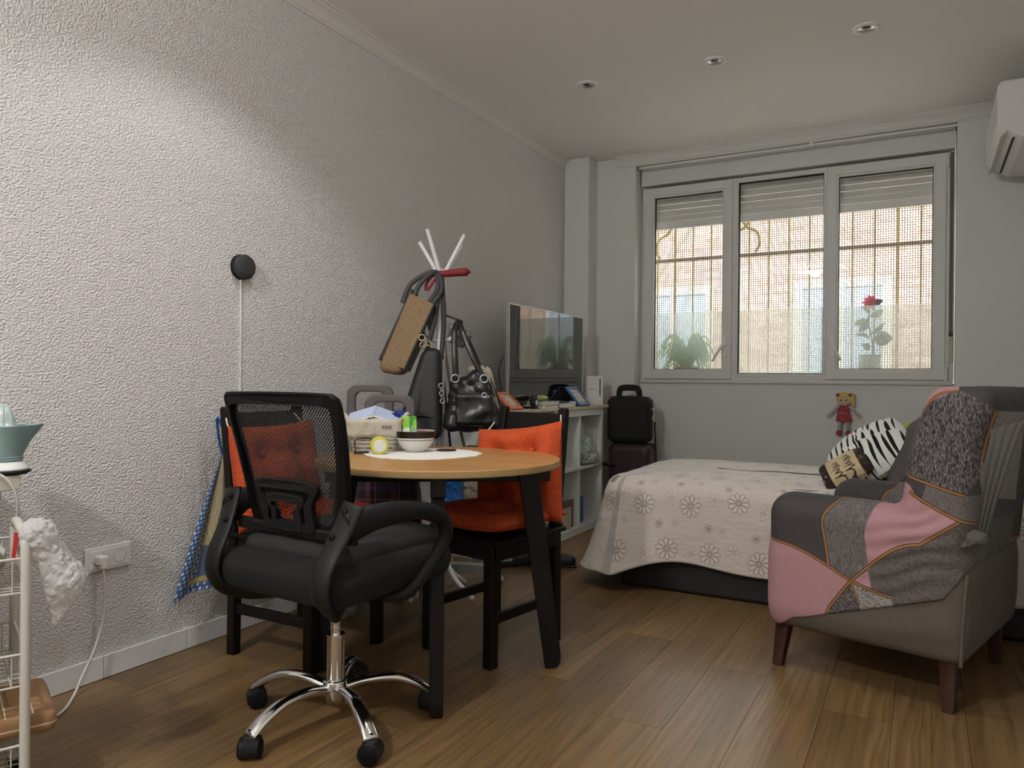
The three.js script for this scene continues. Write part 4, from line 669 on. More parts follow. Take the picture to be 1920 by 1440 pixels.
single('blue_box', 'bright blue box in the lower cube near the bed', 'box', bx(0.16, 0.17, 0.12, 0, 0.085, 0, 0.006), std(new THREE.Color().setRGB(0.05, 0.16, 0.42), 0.5), [0.28, 0.051, -4.56], 0.1);
single('photo_card', 'small framed print leaning in the lower cube beside the dining chair', 'picture', [bx(0.008, 0.18, 0.13, 0, 0.09, 0, 0.001)], std(0x7a5a50, 0.6), [0.36, 0.051, -4.36], -0.15);
single('photo_card', 'pale grey card in front of the print in the lower cube', 'picture', [bx(0.004, 0.14, 0.10, 0, 0.07, 0, 0.001)], std(0xb9b2a6, 0.8), [0.385, 0.051, -4.30], -0.1);

// ---------------------------------------------------------------- luggage by the window wall
const blackNylon = std(new THREE.Color().setRGB(0.013, 0.013, 0.013), 0.85, { bumpMap: linen, bumpScale: 0.0006 });
{
  const s = thing('suitcase', 'dark plum hard shell cabin suitcase standing in the corner', 'suitcase', [0.570, 0, -4.985], 0);
  const plum = phy(new THREE.Color().setRGB(0.045, 0.022, 0.027), 0.38);
  part(s, 'shell', [bx(0.30, 0.50, 0.20, 0, 0.315, 0, 0.045), ...[-0.10, -0.05, 0, 0.05, 0.10].map((x) => bx(0.014, 0.40, 0.01, x, 0.31, 0.099, 0.004))], plum);
  part(s, 'zip_band', bx(0.306, 0.506, 0.016, 0, 0.315, -0.02, 0.045), M.black);
  for (const x of [-0.11, 0.11]) for (const z of [-0.06, 0.06]) part(s, 'wheel', [cy(0.03, 0.03, 0.022, 0, 0, 0, 20).rotateX(Math.PI / 2).translate(x, 0.030, z), bx(0.03, 0.04, 0.034, x, 0.056, z, 0.005)], M.black);
  part(s, 'side_handle', sweep([[-0.15, 0.41, 0.08], [-0.165, 0.42, 0.12], [-0.14, 0.43, 0.15], [-0.10, 0.425, 0.14], [-0.10, 0.41, 0.10]], () => [0.016, 0.010], 24, 10), M.black);
  const b = thing('laptop_bag', 'black laptop bag standing on top of the plum suitcase', 'bag', [0.550, 0.567, -4.985], 0);
  part(b, 'body', nets((x, y, z) => smin(sdB(x, y, z, 0, 0.165, 0, 0.158, 0.165 - 0.25 * x * x * 1.0, 0.065, 0.045), sdB(x, y, z, 0, 0.13, 0.06, 0.13, 0.10, 0.022, 0.02), 0.02), [-0.18, -0.02, -0.09], [0.18, 0.36, 0.11], 0.010), blackNylon);
  part(b, 'handle', sweep([[-0.075, 0.30, 0.02], [-0.07, 0.365, 0.02], [-0.045, 0.385, 0.02], [0.045, 0.385, 0.02], [0.07, 0.365, 0.02], [0.075, 0.30, 0.02]], () => [0.022, 0.009], 30, 10, [0, 0, 1]), blackNylon);
  part(b, 'strap', [beam([0.185, 0.155, 0.02], [0.205, -0.19, 0.03], 0.004, 0.034, [0, 0, 1], 0.001)], blackNylon);
  part(b, 'buckle', [tube([[0.16, 0.24, 0.02], [0.175, 0.24, 0.02], [0.178, 0.21, 0.02], [0.172, 0.18, 0.02], [0.182, 0.155, 0.02]], 0.005, 20, 6)], M.steel);
}

// ---------------------------------------------------------------- coat stand with bags
const RACK = [0.40, 0, -2.85], RTURN = 0.504;
const leather = phy(new THREE.Color().setRGB(0.009, 0.009, 0.0095), 0.30, { clearcoat: 0.25, clearcoatRoughness: 0.35 });
const matteLeather = phy(new THREE.Color().setRGB(0.012, 0.0115, 0.012), 0.55);
const atRack = (name, label, cat, x = 0, y = 0, z = 0, group) => { const c = Math.cos(RTURN), s = Math.sin(RTURN); return thing(name, label, cat, [RACK[0] + x * c + z * s, y, RACK[2] - x * s + z * c], RTURN, group); };
{
  const t = atRack('coat_stand', 'white coat stand with splayed arms loaded with bags', 'coat stand');
  part(t, 'pole', [0, 1, 2].map((k) => { const a = k / 3 * 6.283, c = Math.cos(a), s = Math.sin(a); return rod([0.012 * c, 0.30, 0.012 * s], [0.012 * c, 1.50, 0.012 * s], 0.0105); }), M.white);
  for (const [a, b] of [[[-0.008, 1.47, 0], [-0.103, 1.628, -0.01]], [[-0.002, 1.47, 0.01], [-0.058, 1.672, 0.07]], [[0.010, 1.47, 0], [0.086, 1.625, -0.08]], [[0.012, 1.47, 0.008], [0.108, 1.655, 0.03]]]) part(t, 'arm', rod(a, b, 0.0105, 0.009, 10), M.white);
  for (const [x, z] of [[-0.07, 0.03], [0.045, -0.05], [0.085, 0.04]]) part(t, 'hook', tube([[0, 1.17, 0], [x * 0.45, 1.175, z * 0.45], [x * 0.85, 1.20, z * 0.85], [x, 1.255, z]], 0.010, 16, 8), M.white);
  for (let k = 0; k < 4; k++) { const a = k * Math.PI / 2 + 0.6, c = Math.cos(a), s = Math.sin(a); part(t, 'leg', sweep([[0.01 * c, 0.32, 0.01 * s], [0.07 * c, 0.12, 0.07 * s], [0.20 * c, 0.012, 0.20 * s]], () => [0.011, 0.011], 18, 8), M.white); }
}
{
  const t = atRack('folded_umbrella', 'dark red folded umbrella hanging by its loop at the neck of the coat stand', 'umbrella', 0.0, 1.472, 0.045), red = std(new THREE.Color().setRGB(0.21, 0.012, 0.02), 0.7);
  part(t, 'canopy', sweep([[-0.01, 0, 0], [0.05, 0.006, 0], [0.125, 0.012, 0]], (q) => [0.015 + 0.004 * q, 0.015 + 0.004 * q], 14, 12), red); part(t, 'handle', rod([0.125, 0.012, 0], [0.138, 0.013, 0], 0.010, 0.009), red);
  part(t, 'loop', tube([[-0.005, 0, 0], [-0.035, -0.01, 0.01], [-0.06, -0.045, 0.01], [-0.062, -0.075, 0.01], [-0.045, -0.06, 0.012], [-0.02, -0.02, 0.012]], 0.007, 30, 6), red);
}
{
  const t = atRack('paper_tote', 'tan jute tote with black edges hanging askew from the coat stand', 'bag', -0.145, 1.205, 0.09), jute = std(new THREE.Color().setRGB(0.42, 0.28, 0.155), 0.95, { map: linen, bumpMap: linen, bumpScale: 0.001 });
  const tilt = (g) => g.rotateZ(-0.42).rotateY(0.0);
  part(t, 'gusset', [span(-0.055, 0.058, -0.155, 0.165, 0.0, 0.004)].map((g) => bend(tilt(g), (v) => { v.z += 0.012 * Math.sin(v.x * 26 + 1) * 0.6; })), jute);
  part(t, 'bottom', [nets((x, y, z) => sdB(x, y, z, 0.0, -0.155, -0.10, 0.056, 0.055 - 0.25 * Math.abs(x + 0.02), 0.105, 0.03), [-0.1, -0.26, -0.24], [0.1, -0.06, 0.03], 0.010)].map(tilt), jute);
  part(t, 'side_panel', tilt(span(-0.062, -0.053, -0.165, 0.185, -0.20, 0.006)), M.black); part(t, 'side_panel', tilt(span(0.057, 0.064, -0.165, 0.165, -0.20, 0.006)), M.black);
  for (const [x0, x1] of [[-0.02, 0.025], [0.02, 0.045]]) part(t, 'handle', sweep([[x0, 0.13, 0], [x0 + 0.04, 0.22, -0.01], [0.105 + x1 * 0.5, 0.275, -0.03], [x1 + 0.11, 0.20, -0.03], [x1 + 0.06, 0.12, -0.03]], () => [0.011, 0.003], 26, 8, [0, 0, 1]), M.black);
}
{
  const t = atRack('bucket_bag', 'matte black leather bucket bag hanging below the tote', 'handbag', -0.09, 0.725, 0.075);
  part(t, 'body', nets((x, y, z) => { const s = clamp(y / 0.40); return sdB(x - 0.06 * s, y, z, 0, 0.205, 0, lerp(0.108, 0.045, s), 0.205, lerp(0.07, 0.030, s), 0.035) * 0.8; }, [-0.14, -0.02, -0.1], [0.16, 0.44, 0.1], 0.011), matteLeather);
  part(t, 'piping', [tube([[-0.095, 0.085, 0.052], [-0.04, 0.105, 0.066], [0.04, 0.105, 0.064], [0.10, 0.085, 0.05]], 0.004, 20, 6), tube([[0.0, 0.30, 0.03], [0.012, 0.2, 0.05], [0.0, 0.10, 0.066]], 0.003, 14, 6)], matteLeather);
  part(t, 'strap', [sweep([[0.03, 0.38, 0.0], [0.07, 0.55, -0.02], [0.092, 0.74, -0.03], [0.108, 0.55, -0.03], [0.10, 0.36, -0.01]], () => [0.011, 0.004], 40, 8, [0, 0, 1])], matteLeather);
  part(t, 'ring', [new THREE.TorusGeometry(0.014, 0.003, 8, 20).translate(0.015, 0.455, 0.02), new THREE.TorusGeometry(0.014, 0.003, 8, 20).rotateY(0.6).translate(0.02, 0.42, 0.025), new THREE.TorusGeometry(0.012, 0.003, 8, 20).rotateY(-0.5).translate(0.045, 0.43, 0.02)], M.brass);
}
{
  const t = atRack('leather_handbag', 'glossy black slouchy leather handbag hanging at the front of the coat stand', 'handbag', 0.135, 0.765, 0.10);
  part(t, 'body', nets((x, y, z) => { const top = 0.255 - 0.9 * x * x + 0.02 * Math.sin(x * 30), s = clamp(y / 0.25); const d = sdB(x - 0.02 * (1 - s), y, z, 0.01, top / 2, 0, lerp(0.138, 0.085, s), top / 2, lerp(0.062, 0.030, s), 0.035) * 0.75; return d - 0.007 * Math.abs(noise3(x * 9, y * 13, z * 9)) - 0.004 * Math.sin((x + 0.4 * y) * 60) * sstep(0.05, 0.2, y); }, [-0.19, -0.03, -0.11], [0.20, 0.31, 0.11], 0.0085), leather);
  part(t, 'pocket', nets((x, y, z) => sdB(x, y, z, 0.03, 0.095, 0.055, 0.085, 0.07, 0.018, 0.016) * 0.8 - 0.004 * noise3(x * 14, y * 14, z * 14), [-0.09, 0.0, 0.02], [0.15, 0.19, 0.10], 0.008), leather);
  for (const z of [-0.02, 0.025]) part(t, 'handle', sweep([[-0.055, 0.22, z], [-0.06, 0.33, z], [-0.065, 0.44, z * 0.6 - 0.02], [-0.05, 0.492, -0.055], [-0.028, 0.44, z * 0.6 - 0.02], [0.02, 0.33, z], [0.072, 0.225, z]], () => [0.0125, 0.006], 50, 10, [0, 0, 1]), leather);
  part(t, 'buckle', [...[-0.056, 0.072].map((x) => new THREE.TorusGeometry(0.017, 0.0035, 8, 20).translate(x, 0.232, 0.042)), new THREE.TorusGeometry(0.010, 0.003, 8, 16).translate(0.075, 0.16, 0.07)], M.steel);
  part(t, 'chain', [0, 1, 2, 3, 4].map((k) => new THREE.TorusGeometry(0.010, 0.0026, 6, 14).rotateY(k % 2 ? 1.3 : 0.2).translate(-0.118 + k * 0.002, 0.20 - k * 0.017, 0.045)), M.steel);
}
{
  const t = atRack('cream_shoulder_bag', 'cream shoulder bag peeping out behind the glossy handbag', 'handbag', 0.215, 0.80, -0.02), cream = std(new THREE.Color().setRGB(0.50, 0.44, 0.36), 0.8);
  part(t, 'body', nets((x, y, z) => sdB(x + 0.25 * y - 0.02, y, z, 0, 0.13, 0, 0.06, 0.13, 0.035, 0.03), [-0.16, -0.02, -0.06], [0.10, 0.29, 0.06], 0.011), cream); part(t, 'trim', tube([[0.078, 0.01, 0.02], [0.045, 0.13, 0.03], [-0.01, 0.26, 0.02]], 0.004, 14, 6), matteLeather);
  part(t, 'strap', tube([[-0.02, 0.24, 0], [-0.10, 0.40, 0], [-0.17, 0.42, 0]], 0.005, 20, 6), matteLeather);
}
{
  const t = atRack('cloth_cap', 'grey and brown cloth cap hung on the back hook of the coat stand', 'cap', 0.085, 1.23, -0.04);
  part(t, 'crown', crumple((x, y, z) => sdE(x, y, z, [0, -0.03, 0], [0.05, 0.055, 0.045]), [-0.09, -0.12, -0.09], [0.09, 0.06, 0.09], 0.008, 0.010, 20), std(0x8e8b86, 0.95)); part(t, 'brim', bend(bx(0.09, 0.006, 0.07, -0.03, 0.04, 0.0, 0.002), (v) => { v.y += v.x * -0.35; }), std(0x5a4436, 0.95));
}
{
  const t = atRack('beige_tote', 'beige canvas tote sagging below the coat stand bags', 'bag', 0.165, 0.36, -0.05), m = std(new THREE.Color().setRGB(0.29, 0.255, 0.205), 0.95);
  part(t, 'body', crumple((x, y, z) => sdB(x, y, z, 0, 0.16, 0, 0.085, 0.16, 0.045, 0.04), [-0.14, -0.04, -0.1], [0.14, 0.36, 0.1], 0.010, 0.014, 9), m); part(t, 'strap', tube([[-0.05, 0.30, 0], [-0.12, 0.6, 0.02], [-0.16, 0.88, 0.04]], 0.008, 20, 6), m);
  const u = atRack('blue_shopper', 'shiny blue shopping bag beside the beige tote', 'bag', 0.055, 0.30, 0.0);
  part(u, 'body', crumple((x, y, z) => sdB(x, y, z, 0, 0.18, 0, 0.05, 0.18, 0.05, 0.03), [-0.09, -0.03, -0.09], [0.09, 0.40, 0.09], 0.010, 0.010, 10), phy(new THREE.Color().setRGB(0.02, 0.14, 0.42), 0.35)); part(u, 'strap', tube([[0, 0.34, 0], [-0.03, 0.6, 0.0], [-0.05, 0.87, 0.0]], 0.006, 14, 6), std(0x1b2c55, 0.8));
}

// ---------------------------------------------------------------- shopping trolleys behind the table
const plaidTex = draw(256, 256, (c, W) => { c.fillStyle = '#1a1216'; c.fillRect(0, 0, W, W); for (const [x, w, col] of [[30, 26, 'rgba(120,60,62,0.45)'], [66, 5, 'rgba(200,160,150,0.35)'], [110, 34, 'rgba(60,50,80,0.5)'], [170, 22, 'rgba(130,70,60,0.45)'], [215, 4, 'rgba(210,180,170,0.4)']]) { c.fillStyle = col; c.fillRect(x, 0, w, W); c.fillRect(0, x, W, w * 0.6); } }, [0.22, 0.22]);
const greyPlastic = phy(new THREE.Color().setRGB(0.115, 0.102, 0.098), 0.6);
function shopTrolley(label, x, z, turn, fabric, top, group) {
  const t = thing('shopping_trolley', label, 'shopping trolley', [x, 0, z], turn, group);
  part(t, 'bag', nets((a, y, b) => sdB(a, y, b, 0, 0.36, 0.02, 0.125 + 0.02 * Math.sin(y * 5), 0.25, 0.075, 0.03) - 0.006 * noise3(a * 8, y * 8, b * 8), [-0.17, 0.07, -0.1], [0.17, 0.64, 0.13], 0.013), fabric);
  part(t, 'frame', [-1, 1].map((s) => rod([s * 0.085, 0.08, -0.08], [s * 0.085, top - 0.10, -0.08], 0.008)), M.steel);
  const hs = rrect(0.21, 0.17, 0.045, 0, top - 0.085); hs.holes.push(rrect(0.135, 0.10, 0.03, 0, top - 0.080, THREE.Path));
  part(t, 'handle', ext(hs, 0.028, 0.006).translate(0, 0, -0.08), greyPlastic);
  for (const s of [-1, 1]) { const w = part(t, 'wheel', new THREE.TorusGeometry(0.062, 0.015, 12, 36).rotateY(Math.PI / 2).translate(s * 0.15, 0.077, -0.06), std(0x9b9b96, 0.6)); part(w, 'rim', [lathe([[0.001, -0.008], [0.02, -0.010], [0.030, -0.004], [0.052, -0.006], [0.052, 0.006], [0.030, 0.004], [0.02, 0.010], [0.001, 0.008]], 24).rotateZ(Math.PI / 2).translate(s * 0.15, 0.077, -0.06)], std(0x3c3d3f, 0.5)); }
  part(t, 'axle', rod([-0.15, 0.077, -0.06], [0.15, 0.077, -0.06], 0.005), M.steel);
}
shopTrolley('plaid shopping trolley with grey handle standing behind the round table', 0.42, -2.44, 0.55, std(0xffffff, 0.9, { map: plaidTex }), 0.925, 'shopping trolleys');
shopTrolley('burgundy shopping trolley with taller grey handle close to the stucco wall', 0.205, -2.56, 0.45, std(new THREE.Color().setRGB(0.035, 0.012, 0.016), 0.9), 0.965, 'shopping trolleys');
{
  const t = thing('folding_stand', 'silver folding metal stand with angled tubes on the floor', 'stand', [0.42, 0, -3.10], 0.504), sl = phy(new THREE.Color().setRGB(0.42, 0.43, 0.44), 0.35, { metalness: 0.6 });
  part(t, 'foot_beam', [beam([-0.10, 0.075, 0.0], [0.07, 0.075, 0.02], 0.05, 0.045), beam([0.06, 0.085, 0.02], [0.13, 0.02, 0.03], 0.04, 0.035)], sl); part(t, 'foot_cap', bx(0.03, 0.02, 0.045, 0.135, 0.010, 0.03, 0.004), plasticD);
  part(t, 'tube', rod([0.02, 0.26, 0.06], [0.155, 0.03, 0.06], 0.011), sl); part(t, 'tube', rod([-0.09, 0.03, -0.02], [-0.16, 0.5, -0.05], 0.011), sl); part(t, 'foot_beam', beam([0.0, 0.10, -0.08], [0.20, 0.10, -0.12], 0.04, 0.035), sl);
}
for (const [x, z, a, l] of [[0.62, -3.60, 2.1, 'black slip-on shoe nearer the bed foot'], [0.44, -3.52, 2.4, 'black slip-on shoe nearer the low cabinet']]) {
  const s = thing('shoe', l, 'shoe', [x, 0, z], a, 'black shoes on the floor');
  part(s, 'upper', nets((p, y, q) => { const k = (q + 0.13) / 0.26, d = sdB(p, y, q, 0, 0.032, 0, 0.036 + 0.008 * Math.sin(k * 3), 0.026 + 0.018 * (1 - k), 0.125, 0.024); return Math.max(d, -sdE(p, y, q, [0, 0.085, -0.05], [0.027, 0.055, 0.065])); }, [-0.07, -0.03, -0.16], [0.07, 0.11, 0.16], 0.008), matteLeather);
  part(s, 'sole', bx(0.078, 0.014, 0.255, 0, 0.007, 0, 0.006), M.black);
}

// ---------------------------------------------------------------- things on the round table
const TY = TBL.y;
{
  const t = thing('lace_doily', 'white scalloped lace doily spread on the round table', 'doily', [0.775, TY, -2.195]);
  const s = new THREE.Shape(); for (let i = 0; i <= 160; i++) { const a = i / 160 * Math.PI * 2, r = 0.205 + 0.006 * Math.abs(Math.sin(a * 12)) + 0.008 * noise3(Math.cos(a) * 2, Math.sin(a) * 2, 4); i ? s.lineTo(Math.cos(a) * r, Math.sin(a) * r) : s.moveTo(Math.cos(a) * r, Math.sin(a) * r); }
  part(t, 'cloth', ext(s, 0.002, 0).rotateX(-Math.PI / 2).translate(0, 0.0012, 0), std(0xe9e7e2, 0.95));
  single('coaster', 'dark brown round coaster lying on the doily', 'coaster', lathe([[0.001, 0.004], [0.036, 0.004], [0.038, 0.002], [0.037, 0]], 36), phy(0x2c1d18, 0.4), [0.79, TY + 0.0024, -2.325]);
  const b = thing('bowl', 'white ceramic bowl with black rim bands on the table', 'bowl', [0.712, TY + 0.0024, -2.235]);
  const out = [[0.030, 0], [0.034, 0.001], [0.050, 0.014], [0.063, 0.032], [0.070, 0.050], [0.0735, 0.076]], prof = (y) => { for (let i = 1; i < out.length; i++) if (y <= out[i][1]) return lerp(out[i - 1][0], out[i][0], (y - out[i - 1][1]) / (out[i][1] - out[i - 1][1])); return 0.0735; };
  part(b, 'body', lathe([[0.001, 0.001], ...out, [0.0715, 0.077], [0.0695, 0.074], [0.066, 0.050], [0.058, 0.034], [0.044, 0.018], [0.001, 0.008]], 56), phy(new THREE.Color().setRGB(0.72, 0.69, 0.63), 0.2));
  part(b, 'rim_band', lathe([0.052, 0.060, 0.068, 0.0765].map((y) => [prof(y) + 0.0006, y]), 56), phy(0x0c0b0a, 0.25)); part(b, 'thin_band', lathe([0.0435, 0.0455].map((y) => [prof(y) + 0.0007, y]), 56), phy(0x0c0b0a, 0.25));
  const tea = draw(128, 256, (c, W, H) => { const g = c; g.fillStyle = '#3f9a3a'; g.fillRect(0, 0, W, H); g.fillStyle = '#8fcf4a'; g.beginPath(); g.ellipse(90, 60, 70, 50, -0.5, 0, 7); g.fill(); g.fillStyle = '#f0ece0'; g.beginPath(); g.ellipse(100, 170, 50, 70, 0.3, 0, 7); g.fill(); g.fillStyle = '#c96a2c'; g.beginPath(); g.ellipse(70, 40, 22, 14, 0.4, 0, 7); g.fill(); g.fillStyle = '#e8f4dc'; for (let k = 0; k < 4; k++) g.fillRect(14 + k * 10, 90, 4, 120); }, [0.06, 0.11]);
  const tb = single('tea_box', 'green printed tea carton standing in the bowl', 'carton', bx(0.052, 0.105, 0.032, 0, 0.0525, 0, 0.001), phy(0xffffff, 0.5, { map: tea }), [0.690, TY + 0.026, -2.232], 0.75);
  tb.rotation.z = 0.05;
  single('tea_sachet', 'small dark red sachet lying in the bowl beside the carton', 'sachet', bx(0.06, 0.006, 0.03, 0, 0.003, 0, 0.002), std(0x6e1c24, 0.7), [0.735, TY + 0.072, -2.262], 0.4);
}
{
  const t = thing('bread_basket', 'cream cloth-lined bread basket stuffed with papers on the table', 'basket', [0.565, TY, -2.185], 0.62);
  const cream = std(new THREE.Color().setRGB(0.50, 0.46, 0.38), 0.95, { bumpMap: linen, bumpScale: 0.001 });
  part(t, 'woven_body', [0, 1, 2, 3, 4, 5].map((k) => { const y = 0.008 + k * 0.0145, w = 0.074 + k * 0.003, d = 0.055 + k * 0.002; return tube(Array.from({ length: 28 }, (_, i) => { const a = i / 28 * Math.PI * 2, r = 1 / Math.pow(Math.abs(Math.cos(a)) ** 4 + Math.abs(Math.sin(a)) ** 4, 0.25); return [Math.cos(a) * r * w, y + 0.0018 * Math.sin(i * 3 + k * 2), Math.sin(a) * r * d]; }), 0.0082, 84, 6, true); }), cream);
  part(t, 'lining', nets((x, y, z) => { const d = sdB(x, y, z, 0, 0.088, 0, 0.098, 0.035, 0.073, 0.016); return Math.max(d, -sdB(x, y, z, 0, 0.12, 0, 0.078, 0.05, 0.055, 0.01)) - 0.0035 * noise3(x * 30, y * 12, z * 30); }, [-0.13, 0.04, -0.1], [0.13, 0.14, 0.1], 0.006), cream);
  part(t, 'handle', [-1, 1].map((s) => tube([[s * 0.09, 0.11, -0.03], [s * 0.115, 0.135, -0.015], [s * 0.115, 0.135, 0.015], [s * 0.09, 0.11, 0.03]], 0.009, 16, 8)), cream);
  const word = draw(128, 48, (c) => { c.fillStyle = '#000'; c.fillRect(0, 0, 128, 48); c.fillStyle = '#fff'; c.font = 'italic bold 38px serif'; c.fillText('PAN', 22, 36); }, [1, 1], false);
  const pg = new THREE.PlaneGeometry(0.056, 0.021).translate(0.045, 0.092, 0.0785); pg.userData.keepUV = true; part(t, 'lettering', pg, std(0x4a1f18, 0.95, { alphaMap: word, alphaTest: 0.4 }));
  for (const [y, rx, rz, c, l] of [[0.138, 0.25, 0.26, 0xe6e2da, 'cream papers with a red edge sticking out of the bread basket'], [0.152, 0.55, 0.33, 0xb4c0da, 'pale blue folded leaflet on top of the bread basket papers']]) {
    const p = thing('paper_stack', l, 'papers', [0.56, TY + y, -2.185], 0.62); p.rotation.order = 'YXZ'; p.rotation.x = rx * 0.4; p.rotation.z = -0.02;
    part(p, 'sheet', [bx(0.105, 0.006, 0.12, -0.047, 0, 0, 0.001).rotateZ(rz), bx(0.105, 0.006, 0.12, 0.047, 0, 0, 0.001).rotateZ(-rz)], std(c, 0.9)); if (c === 0xdcd8d0) part(p, 'red_edge', bx(0.1, 0.002, 0.12, -0.047, -0.005, 0, 0.0005).rotateZ(rz), std(0x8e2328, 0.8));
  }
  single('blue_ribbon', 'crumpled navy blue ribbon behind the bread basket papers', 'ribbon', crumple((x, y, z) => sdE(x, y, z, [0, 0, 0], [0.03, 0.016, 0.03]), [-0.06, -0.05, -0.06], [0.06, 0.05, 0.06], 0.006, 0.008, 40), std(new THREE.Color().setRGB(0.02, 0.03, 0.22), 0.7), [0.617, TY + 0.132, -2.27]);
  const w = thing('wire_holder', 'small black wire napkin holder before the bread basket', 'napkin holder', [0.60, TY, -2.09], 0.62);
  part(w, 'wire', [[0.02], [-0.02]].flatMap(([z]) => [tube([[-0.035, 0.004, z], [-0.035, 0.05, z], [0.035, 0.05, z], [0.035, 0.004, z], [-0.035, 0.004, z]], 0.0016, 40, 5)]).concat([rod([-0.035, 0.004, -0.02], [-0.035, 0.004, 0.02], 0.0016), rod([0.035, 0.004, -0.02], [0.035, 0.004, 0.02], 0.0016), bx(0.05, 0.006, 0.04, -0.015, 0.004, 0, 0.001)]), M.black);
  const j = thing('yellow_tin', 'round yellow tin lying on its side beside the bowl', 'tin', [0.665, TY + 0.0325, -2.085], 0.75);
  part(j, 'body', lathe([[0.001, -0.025], [0.028, -0.025], [0.0315, -0.02], [0.0315, 0.015], [0.029, 0.020], [0.001, 0.020]], 32).rotateX(Math.PI / 2), phy(new THREE.Color().setRGB(0.62, 0.56, 0.05), 0.4)); part(j, 'label_disc', lathe([[0.001, 0.0235], [0.022, 0.0235], [0.023, 0.020]], 28).rotateX(Math.PI / 2), std(0xd7d8d2, 0.6));
}

// ---------------------------------------------------------------- on the stucco wall
{
  const t = thing('smart_speaker', 'round charcoal speaker mounted on the stucco wall', 'speaker', [0, 1.4245, -2.045]);
  part(t, 'fabric_cover', lathe([[0.001, 0.044], [0.030, 0.0425], [0.043, 0.037], [0.0485, 0.028], [0.0485, 0.020], [0.046, 0.014]], 48).rotateZ(-Math.PI / 2), std(new THREE.Color().setRGB(0.042, 0.043, 0.044), 0.95, { bumpMap: linen, bumpScale: 0.0006 }));
  part(t, 'bracket', lathe([[0.046, 0.016], [0.047, 0.004], [0.050, 0.001], [0.001, 0.001]], 40).rotateZ(-Math.PI / 2), plastic);
  part(t, 'cable', [span(0.001, 0.006, -1.05, -0.048, -0.0024, 0.0024, 0.001)], M.white);
}
{
  const t = thing('wall_socket', 'white double wall socket low on the stucco wall', 'socket', [0, 0.395, -1.507]);
  part(t, 'plate', [bx(0.010, 0.080, 0.158, 0.006, 0, 0, 0.004)], M.white);
  for (const s of [-1, 1]) { const f = part(t, 'insert', [bx(0.004, 0.060, 0.064, 0.0115, 0, s * -0.036, 0.002)], M.white); part(f, 'well', [lathe([[0.021, 0.0045], [0.020, 0.002], [0.0195, 0.0], [0.001, 0.0]], 32).rotateZ(-Math.PI / 2).translate(0.0095, 0, s * -0.036), lathe([[0.0205, 0.004], [0.0225, 0.0045], [0.0225, 0.002]], 32).rotateZ(-Math.PI / 2).translate(0.0095, 0, s * -0.036)], std(0xb9b6b0, 0.5)); if (s > 0) part(f, 'pin_hole', [-1, 1].map((k) => cy(0.0024, 0.0024, 0.002).rotateZ(Math.PI / 2).translate(0.0112, 0, -0.036 + k * 0.0095)), M.black); }
  const p = thing('power_plug', 'white angled plug in the wall socket with cord running to the floor', 'plug', [0, 0, 0]);
  part(p, 'plug_body', [bx(0.034, 0.030, 0.030, 0.030, 0.395, -1.470, 0.007), bx(0.02, 0.022, 0.020, 0.038, 0.378, -1.470, 0.006)], M.white);
  part(p, 'cord', tube([[0.040, 0.372, -1.470], [0.042, 0.31, -1.474], [0.042, 0.225, -1.472], [0.046, 0.125, -1.440], [0.055, 0.054, -1.395], [0.085, 0.006, -1.345], [0.16, 0.005, -1.26], [0.22, 0.005, -1.10]], 0.0042, 60, 8), std(0xcfccc4, 0.6));
}
